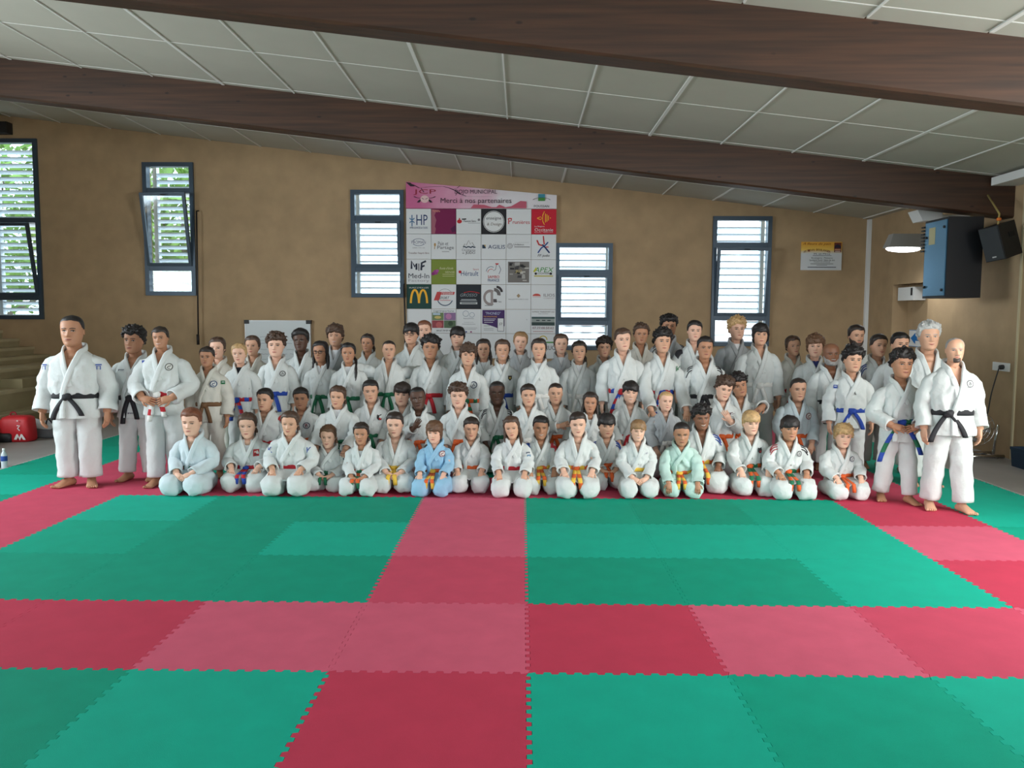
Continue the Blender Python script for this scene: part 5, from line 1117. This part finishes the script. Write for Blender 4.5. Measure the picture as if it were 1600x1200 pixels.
    for sm in sp.get('sleeve', ()):                      # marks on a sleeve: (side, position along the sleeve, size, colour, text)
        s, k, size, c, txt = sm; P_, rs = slv[s]; i = int(k*(len(P_)-1)); ctr, r_ = P_[i], rs[i]; size *= H
        if txt == 'stripes':
            for j in range(3):
                ang = -.5+.42*j; pts = []
                for ii in range(1, int(len(P_)*.42)):
                    nrm = np.array([s*.35*math.cos(ang), -math.sin(ang+.9), math.cos(ang+.9)*1.0]); nrm /= np.linalg.norm(nrm); pts.append(P_[ii]+nrm*(rs[ii]+.004))
                mb = MB(); mb.tube(pts, .0055, 5); mb.build('stripe', flat(c), jacket, None, bend)
        elif txt == 'patch':
            nrm = np.array([s*.55, -.75, .35]); nrm /= np.linalg.norm(nrm); R = []
            for ii in range(2, int(len(P_)*.36)):
                R.append([P_[ii]+(np.array([s*.6, 0, .8])*math.cos(a)+np.array([0, -1, 0])*math.sin(a))*(rs[ii]+.009) for a in np.linspace(-.15, 1.25, 7)])
            mb = MB(); mb.loft(np.array(R), 0, closed=False); mb.build('shoulder_patch', flat(c), jacket, None, bend)
        else:
            nrm = np.array([s*.35, -1, .1]); nrm /= np.linalg.norm(nrm); ux = np.cross((0, 0, 1), nrm)*-1; ux = ux/np.linalg.norm(ux); ux = ux if ux[0] > 0 else -ux
            els = [('t', txt, 0, 0, 1, c)] if txt not in ('torii', 'square') else ([('r', 0, .4, 1.1, .22, c), ('r', 0, .12, .8, .12, c), ('r', -.3, -.2, .16, .7, c), ('r', .3, -.2, .16, .7, c)] if txt == 'torii' else [('r', 0, 0, 1, .9, c), ('r', 0, .1, .6, .2, (200, 205, 210))])
            o = draw(els, lambda u, v, off: tuple(bend(np.array([ctr+nrm*(r_+.010+off-.05*size*(u*u)*8)+ux*u*size+np.array([0, 0, v*size])]))[0]), 'badge', jacket, .001)
    return root
# one entry per person: x, top of head, chin and overall width in the photograph, distance, look
def F_(x, top, chin, w, **k): return dict(row='F', x=x, top=top, chin=chin, w=w, d=k.pop('d', 8.32), **k)
def S_(x, top, chin, w, **k): return dict(row='S', x=x, top=top, chin=chin, w=w, d=k.pop('d', 9.15), **k)
def T_(x, top, chin, w, d, row='T', **k): return dict(row=row, x=x, top=top, chin=chin, w=w, d=d, **k)
def B_(x, top, chin, w, d, **k): return T_(x, top, chin, w, d, 'B', **k)
BLU, REDC, BLK, GRN, NVY = (40, 70, 150), (170, 40, 44), (34, 34, 40), (40, 110, 70), (44, 54, 84)
PEOPLE = [
 # front row, kneeling
 F_(303, 635.5, 677, 80, skin='fair', hair=('short', 'auburn'), belt='RG', gi='cool', arms='clasp', smile=-.2, v=.12, noknot=True, d=8.34, text='bluish white gi with a red and green belt'),
 F_(390, 643, 681, 80, skin='fair', hair=('tied', 'brown', 'pony'), belt='RB', tee=1, smile=-.1, badges=[('square', .075, -.075, .055, REDC)], v=.11, text='white gi with red chest emblem and red belt'),
 F_(455.5, 640.5, 677, 85, skin='light', hair=('tied', 'brown', 'pony'), belt='R', smile=.7, sleeve=[(-1, .28, .045, BLU, 'K'), (1, .28, .045, BLU, 'K')], v=.06, noknot=True, text='red belt and a blue K on both sleeves'),
 F_(515, 662.5, 696.5, 64, skin='fair', hair=('tied', 'chestnut', 'pony'), belt='G', arms='clasp', smile=.6, sleeve=[(1, 0, 0, NVY, 'stripes')], v=.05, text='green belt and dark stripes on one shoulder'),
 F_(566, 658.5, 691, 58, skin='tan', hair=('tied', 'dark', 'sidepony'), belt='OG', tee=1, arms='clasp', smile=.2, v=.12, text='white shirt under gi with orange and green belt'),
 F_(619, 642, 679, 68, skin='fair', hair=('short', 'dark'), belt='Y', arms='clasp', smile=-.1, v=.15, spread=.1, fat=1.1, text='open white gi and yellow belt'),
 F_(680, 656, 689, 57, skin='fair', hair=('bob', 'chestnut'), gi='blue', belt='OY', arms='knee', tee=1, smile=.2, badges=[('disc', .07, -.05, .05, (130, 40, 44))], v=.06, text='light blue gi and orange and yellow belt'),
 F_(736.5, 650, 683.5, 55, skin='light', hair=('short', 'dark'), belt='O', arms='knee', smile=.7, noknot=True, v=.06, text='plain white gi with a narrow orange belt'),
 F_(801, 648.5, 682, 56, skin='light', hair=('long', 'brown'), belt='R', arms='knee', tee=1, smile=.1, hroll=-8, v=.06, noknot=True, sleeve=[(1, .32, .03, (70, 80, 96), 'square'), (1, .42, .028, (60, 120, 160), 'square')], text='head tilted, red belt and small sleeve patches'),
 F_(845, 648, 682.5, 57, skin='tan', hair=('short', 'black'), belt='OY', arms='knee', smile=.9, sleeve=[(-1, 0, 0, (36, 66, 140), 'patch'), (1, 0, 0, (186, 44, 56), 'patch')], v=.09, text='one blue and one red shoulder patch'),
 F_(902.7, 642, 678, 68, skin='fair', hair=('short', 'dark'), belt='YO', arms='thigh', smile=.6, v=.14, text='open white gi with a large yellow and orange knot'),
 F_(947, 644.5, 680, 52, d=8.55, skin='light', hair=('fringe', 'black'), belt='O', arms='clasp', smile=.1, sleeve=[(-1, 0, 0, BLU, 'stripes'), (1, 0, 0, BLU, 'stripes')], v=.1, text='blue stripes on both shoulders and orange belt'),
 F_(995.5, 654.5, 686, 57, skin='fair', hair=('fringe', 'sand'), belt='Y', arms='clasp', smile=.8, v=.1, noknot=True, badges=[('lines', .085, -.06, .02, (120, 120, 150))], text='white gi, hands clasped low, short yellow belt end'),
 F_(1062, 654.5, 690, 66, d=8.2, skin='tan', hair=('buzz', 'black'), gi='mint', belt='OY', arms='floor', smile=-.1, lean=12, v=.05, text='leaning forward with both hands on the mat'),
 F_(1094.7, 632, 668, 78, d=8.6, skin='brown', hair=('curly', 'black'), belt='YO', arms='thigh', smile=1.0, v=.15, sleeve=[(1, 0, 0, BLU, 'stripes')], spread=.6, text='blue shoulder stripes and yellow and orange belt'),
 F_(1171, 640, 675.5, 70, skin='fair', hair=('fringe', 'blond'), belt='GO', arms='knee', smile=0, badges=[('crest', .06, -.075, .045, (150, 40, 44))], v=.09, text='black and red chest crest, green and orange belt'),
 F_(1230.7, 648, 684.5, 74, skin='tan', hair=('fringe', 'black'), belt='GO', arms='thigh', smile=.1, badges=[('ring', .07, -.06, .045, BLK)], sleeve=[(1, 0, 0, BLK, 'stripes'), (-1, 0, 0, (150, 50, 56), 'stripes')], v=.1, text='round black emblem and striped shoulders'),
 F_(1314, 661, 696, 70, d=8.12, skin='fair', hair=('mop', 'blond'), belt='O', arms='knee', smile=-.1, badges=[('disc', .07, -.055, .045, NVY)], v=.1, text='blue chest emblem and knotted orange belt'),
 # second row, kneeling upright
 S_(416, 606, 640, 80, skin='light', hair=('short', 'black'), belt='R', sleeve=[(-1, 0, 0, BLU, 'patch'), (1, 0, 0, REDC, 'patch')], v=.12, smile=.1, text='blue and red patches on the shoulders'),
 S_(472, 605, 638, 62, skin='tan', hair=('short', 'black'), belt='O', v=.13, badges=[('ring', .06, -.10, .06, NVY), ('text', .06, -.10, .03, REDC, 'B')], smile=.3, text='red letter B inside a round chest emblem'),
 S_(529, 602, 635.5, 74, d=9.0, skin='light', hair=('tied', 'brown', 'pony'), belt='G', tee=1, arms='reach', v=.08, smile=.4, text='both hands on the shoulders of a kneeling child'),
 S_(581, 593, 627, 56, skin='light', hair=('short', 'black'), belt='G', v=.12, badges=[('crest', .07, -.08, .05, REDC)], smile=0, text='black and red crest on the chest'),
 S_(629, 597, 632, 52, d=9.4, skin='fair', hair=('fringe', 'dark'), belt='W', v=.08, smile=0, text='plain white gi, partly hidden by the neighbour'),
 S_(654.7, 603, 638, 60, d=8.95, skin='dark', hair=('buzz', 'black'), belt='O', arms=('chest', 'front'), v=.12, hroll=-6, tee=1, smile=.1, text='one hand raised to the chest'),
 S_(717, 598.7, 635, 66, skin='fair', hair=('curly', 'brown', 'bun'), belt='O', v=.09, smile=.7, text='plain white gi beside the person with raised hand'),
 S_(777, 594, 629.5, 58, skin='dark', hair=('buzz', 'black'), belt='G', v=.12, sleeve=[(-1, 0, 0, BLK, 'stripes'), (1, 0, 0, BLK, 'stripes')], badges=[('lines', .065, -.09, .022, (80, 60, 70))], smile=0, text='black shoulder stripes and green belt'),
 S_(826, 599.5, 632.5, 54, skin='light', hair=('short', 'dark'), belt='W', v=.1, smile=0, text='plain white gi right of the black shoulder stripes'),
 S_(868, 597, 629.5, 52, skin='light', hair=('buzz', 'dark'), belt='O', arms=('cross', 'front'), v=.1, smile=0, text='one arm folded across the chest'),
 S_(922, 612, 643.5, 52, skin='tan', hair=('long', 'dark'), belt='W', tee=1, v=.12, smile=.5, text='white shirt showing under an open gi'),
 S_(984, 595, 628.5, 62, skin='fair', hair=('fringe', 'black'), belt='R', v=.12, smile=.9, text='broad smile, plain gi with deep opening'),
 S_(1039, 610, 640.5, 58, skin='fair', hair=('buzz', 'blond'), gi='grey', belt='W', v=.1, smile=.6, text='greyish gi with a neighbour\'s hands on the shoulders'),
 S_(1128, 588, 623, 56, d=8.95, skin='fair', hair=('curly', 'brown'), belt='O', arms=('front', 'chest'), hroll=10, hpitch=-8, v=.08, smile=.2, badges=[('lines', .075, -.06, .03, (90, 60, 70))], text='fist held against the chest'),
 S_(1155, 583, 618, 64, d=9.5, skin='tan', hair=('curly', 'black'), belt='O', arms=('front', 'drape'), hroll=-16, v=.12, smile=.5, text='head tilted, one arm folded up to the shoulder'),
 S_(1245, 589, 624.5, 70, skin='light', hair=('buzz', 'dark'), gi='cool', belt='O', v=.12, badges=[('disc', .075, -.075, .05, (120, 60, 64))], smile=0, text='round red emblem, rightmost of that row'),
 # standing at the two ends
 T_(115, 492, 541, 119, 8.42, 'E', skin='tan', hair=('buzz', 'black'), belt='K', adult=1, v=.13, sleeve=[(-1, .24, .03, BLU, 'torii'), (1, .24, .03, BLU, 'torii')], spread=.9, tail=.12, stance=.062, toe=24, smile=.2, tr='white', fat=1.05, text='black belt with blue gate emblems on both sleeves, far left'),
 T_(210.7, 511, 552, 92, 8.75, 'E', skin='tan', hair=('curly', 'black'), belt='K', adult=1, v=.09, badges=[('lines', -.06, -.055, .022, NVY), ('lines', .0, -.33, .02, (60, 60, 90))], stance=.085, smile=.1, text='black belt, small lettering on the chest, second from left'),
 T_(253, 511, 544.5, 94, 8.5, 'E', skin='tan', hair=('short', 'dark'), belt='RW', adult=1, arms='belt', v=.10, badges=[('disc', .065, -.06, .045, (90, 90, 84))], sleeve=[(-1, .1, .05, BLU, 'square')], stance=.06, step=(-.03, .04), smile=.8, text='both hands holding a red and white belt'),
 T_(325, 542, 573, 70, 8.95, 'E', skin='tan', hair=('short', 'dark'), belt='N', gi='warm', v=.08, badges=[('disc', .06, -.075, .05, (60, 84, 120))], sleeve=[(1, .24, .03, GRN, 'square')], smile=.4, text='brown belt and round blue chest emblem'),
 T_(1331, 543, 581, 78, 8.95, 'E', skin='light', hair=('curly', 'black'), belt='B', v=.06, sleeve=[(-1, .22, .028, BLU, 'square')], spread=.7, smile=-.1, text='blue belt with tied ends hanging, near the right end'),
 T_(1408, 546.5, 590, 84, 7.95, 'E', skin='tan', hair=('curly', 'black'), belt='GB', arms='belt', v=.07, sleeve=[(1, .26, .045, (24, 70, 50), 'square')], spread=.75, tail=.24, stance=.085, step=(.05, -.05), smile=.2, text='hands on a green and blue belt with long ends'),
 T_(1450, 504, 547, 85, 8.75, 'E', skin='light', hair=('swept', 'grey'), belt='K', adult=1, v=.16, smile=.5, stance=.06, text='open white gi behind the black belt at far right'),
 T_(1490, 527, 566, 100, 7.6, 'E', skin='light', hair=('thin', 'silver'), beard=('goatee', 'stubble'), belt='K', adult=1, v=.15, fat=1.14, badges=[('ring', .06, -.065, .045, (90, 90, 96))], stance=.088, step=(.04, -.04), knotx=-.05, spread=.8, smile=.2, text='broad figure with black belt at the far right end'),
 # third row, standing
 T_(375.5, 537, 568, 60, 9.6, skin='fair', hair=('tied', 'blond'), belt='RB', tee=2, v=.07, smile=.4, text='black shirt under gi, red and blue belt'),
 T_(432, 521, 557.5, 64, 9.8, skin='fair', hair=('curly', 'brown'), belt='B', v=.10, smile=0, badges=[('ring', .06, -.075, .045, BLK)], text='blue belt and round black emblem'),
 T_(502, 533, 565.5, 60, 10.05, skin='tan', hair=('long', 'black'), belt='G', tee=1, glasses=1, v=.09, smile=.1, text='glasses, white shirt under gi, green belt'),
 T_(545, 536, 567, 54, 9.5, skin='tan', hair=('tied', 'black', 'frontpony'), belt='G', tee=1, v=.09, smile=.3, text='white shirt under gi, green belt, beside the glasses wearer'),
 T_(608, 531.5, 561, 70, 10.1, skin='light', hair=('buzz', 'dark'), belt='G', arms=('wide', 'wideback'), v=.17, fat=1.1, smile=.2, text='both arms stretched around the neighbours'),
 T_(673, 525, 560.5, 66, 9.75, skin='tan', hair=('curly', 'black'), belt='R', v=.09, smile=.2, text='plain white gi with a red belt'),
 T_(731, 538, 571, 52, 9.75, skin='light', hair=('mop', 'brown'), belt='OG', v=.13, hroll=5, badges=[('ring', .05, -.10, .06, NVY)], smile=.3, text='orange and green belt and blue round emblem'),
 T_(785, 530.7, 563, 57, 9.9, skin='light', hair=('tied', 'brown', 'pony', 'strands'), belt='B', tee=1, v=.08, badges=[('shield', .06, -.09, .04, (46, 42, 34))], smile=.9, text='dark shield emblem and bright blue belt'),
 T_(842, 529, 561.5, 60, 9.9, skin='light', hair=('tied', 'dark', 'pony'), belt='W', tee=1, v=.06, smile=.3, text='white belt over a white shirt and gi'),
 T_(905, 533, 564.5, 56, 9.95, skin='light', hair=('tied', 'dark', 'sidepony'), belt='W', tee=1, v=.09, smile=0, text='white shirt under gi, right of the white belt'),
 T_(973, 513, 548.5, 76, 9.85, skin='fair', hair=('short', 'brown'), belt='BR', v=.10, smile=.1, spread=.6, text='red and blue belt tied low'),
 T_(1034.7, 515, 551, 70, 9.6, skin='light', hair=('curly', 'black'), belt='RB', arms='reachlow', v=.10, smile=-.1, sleeve=[(1, .26, .045, GRN, 'K')], text='green K on the sleeve, hands on a kneeling neighbour'),
 T_(1101, 526, 560.5, 74, 9.85, skin='tan', hair=('short', 'black'), belt='K', adult=1, v=.11, sleeve=[(-1, 0, 0, BLK, 'stripes'), (1, 0, 0, BLK, 'stripes')], smile=.2, text='black stripes on both shoulders'),
 T_(1187, 506, 539.5, 74, 10.0, skin='light', hair=('bob', 'black'), belt='W', v=.10, smile=0, text='plain white gi in front of the rightmost window'),
 T_(1273, 524, 558, 60, 10.2, skin='fair', hair=('mop', 'chestnut'), belt='O', tee=3, v=.07, hyaw=-12, smile=.4, text='navy shirt showing under the gi'),
 T_(1298, 535, 571, 68, 9.5, skin='brown', hair=None, beard=('full', 'silver'), belt='K', adult=1, v=.10, smile=.1, text='open collar, between navy shirt and blue belt'),
 T_(1371, 522.5, 557, 62, 9.9, skin='light', hair=('short', 'dark'), belt='B', v=.10, sleeve=[(-1, 0, 0, BLU, 'stripes'), (1, 0, 0, BLU, 'stripes')], smile=.6, text='blue shoulder stripes, right of the tied blue belt'),
 T_(1405, 519.7, 556, 76, 9.3, skin='light', hair=('short', 'black'), belt='B', v=.08, smile=.2, text='mostly hidden behind the green and blue belt'),
 # rear row, standing
 B_(341, 527, 560, 60, 10.3, skin='fair', hair=('tied', 'brown', 'strands'), gi='warm', belt='W', v=.05, smile=.5),
 B_(396, 524.5, 555.5, 56, 10.5, skin='light', hair=('tied', 'brown'), gi='warm', belt='W', v=.10, smile=0),
 B_(471, 515.5, 548.5, 58, 10.6, skin='dark', hair=('afro', 'black'), belt='W', v=.12, smile=0),
 B_(525, 508, 541, 60, 10.8, skin='light', hair=('mop', 'brown'), gi='grey', belt='W', tee=1, v=.10, smile=.8),
 B_(575, 522, 550, 54, 10.7, skin='tan', hair=('tied', 'dark', 'pony'), belt='W', v=.06, smile=.4),
 B_(642.7, 505, 537.5, 64, 10.5, skin='light', hair=('fringe', 'black'), belt='W', glasses=1, v=.08, smile=0),
 B_(664, 501, 531, 60, 11.1, skin='fair', hair=('short', 'auburn'), belt='W', v=.06, smile=.2),
 B_(714.7, 510.7, 542, 58, 10.7, skin='fair', hair=('fringe', 'black'), belt='W', v=.08, smile=0, tee=1),
 B_(756, 530, 560.5, 48, 10.6, skin='light', hair=('long', 'dark'), belt='W', tee=1, v=.08, smile=.4),
 B_(813, 518.7, 549, 58, 10.8, skin='fair', hair=('tied', 'sand', 'bun'), gi='grey', belt='W', tee=1, v=.10, smile=.5),
 B_(876.5, 522, 552.5, 58, 10.8, skin='fair', hair=('tied', 'brown', 'strands'), gi='grey', belt='W', tee=1, v=.10, smile=.6, sleeve=[(1, 0, 0, BLK, 'stripes')]),
 B_(944, 528, 558, 58, 10.8, skin='light', hair=('curly', 'dark'), belt='W', v=.08, smile=.2),
 B_(1001, 506.7, 538, 62, 10.7, skin='tan', hair=('swept', 'brown'), gi='warm', belt='W', v=.10, smile=.3),
 B_(1045, 493, 526, 68, 10.9, skin='tan', hair=('curly', 'black'), belt='W', gi='grey', v=.08, smile=.2, sleeve=[(1, 0, 0, BLK, 'stripes'), (-1, 0, 0, BLK, 'stripes')]),
 B_(1084.5, 501, 533, 66, 10.7, skin='fair', hair=('short', 'black'), belt='W', v=.10, smile=0, sleeve=[(-1, 0, 0, BLK, 'patch')]),
 B_(1150.7, 497, 531, 68, 10.8, skin='fair', hair=('curly', 'blond'), gi='grey', tee=1, belt='W', v=.07, smile=0),
 B_(1238.7, 525, 555.5, 54, 10.5, skin='light', hair=('tied', 'brown', 'sidepony'), gi='warm', belt='R', v=.06, smile=.6, hroll=-5),
 B_(1336.5, 508, 541.5, 72, 10.5, skin='light', hair=('short', 'dark'), beard=('full', 'stubble'), belt='K', adult=1, v=.08, smile=0),
]
ORD = 'first second third fourth fifth sixth seventh eighth ninth tenth eleventh twelfth thirteenth fourteenth fifteenth sixteenth seventeenth eighteenth'.split()
GRP = dict(F='judoka kneeling in the front row', S='judoka kneeling upright in the second row', E='judoka standing at the two ends of the group', T='judoka standing in the third row', B='judoka standing in the rear row')
cnt = {}
for i, sp in enumerate(PEOPLE):
    r = sp['row']; cnt[r] = cnt.get(r, 0)+1; k = ORD[cnt[r]-1]
    sp['seed'] = 100+i*17; sp['group'] = GRP[r]
    rj = random.Random(i*5+1)
    sp.setdefault('yaw', rj.uniform(-5, 5) if r not in 'E' else (sp['x']-800)/700*-5); sp.setdefault('hyaw', rj.uniform(-7, 7)); sp.setdefault('hroll', rj.uniform(-3, 3))
    if r == 'B': sp['label'] = 'person standing in the rear row, %s from the left, seen above the others' % k
    else: sp['label'] = 'person %s, %s' % ({'F': 'kneeling in front row', 'S': 'kneeling in second row', 'E': 'standing', 'T': 'standing in third row'}[r], sp['text'])
for i, sp in enumerate(PEOPLE):
    if sp['row'] in 'STB': sp['d'] += (.15 if i % 2 else -.13)
    if sp['row'] == 'F': sp['d'] += (.12 if i % 2 else -.05)
    person(sp)
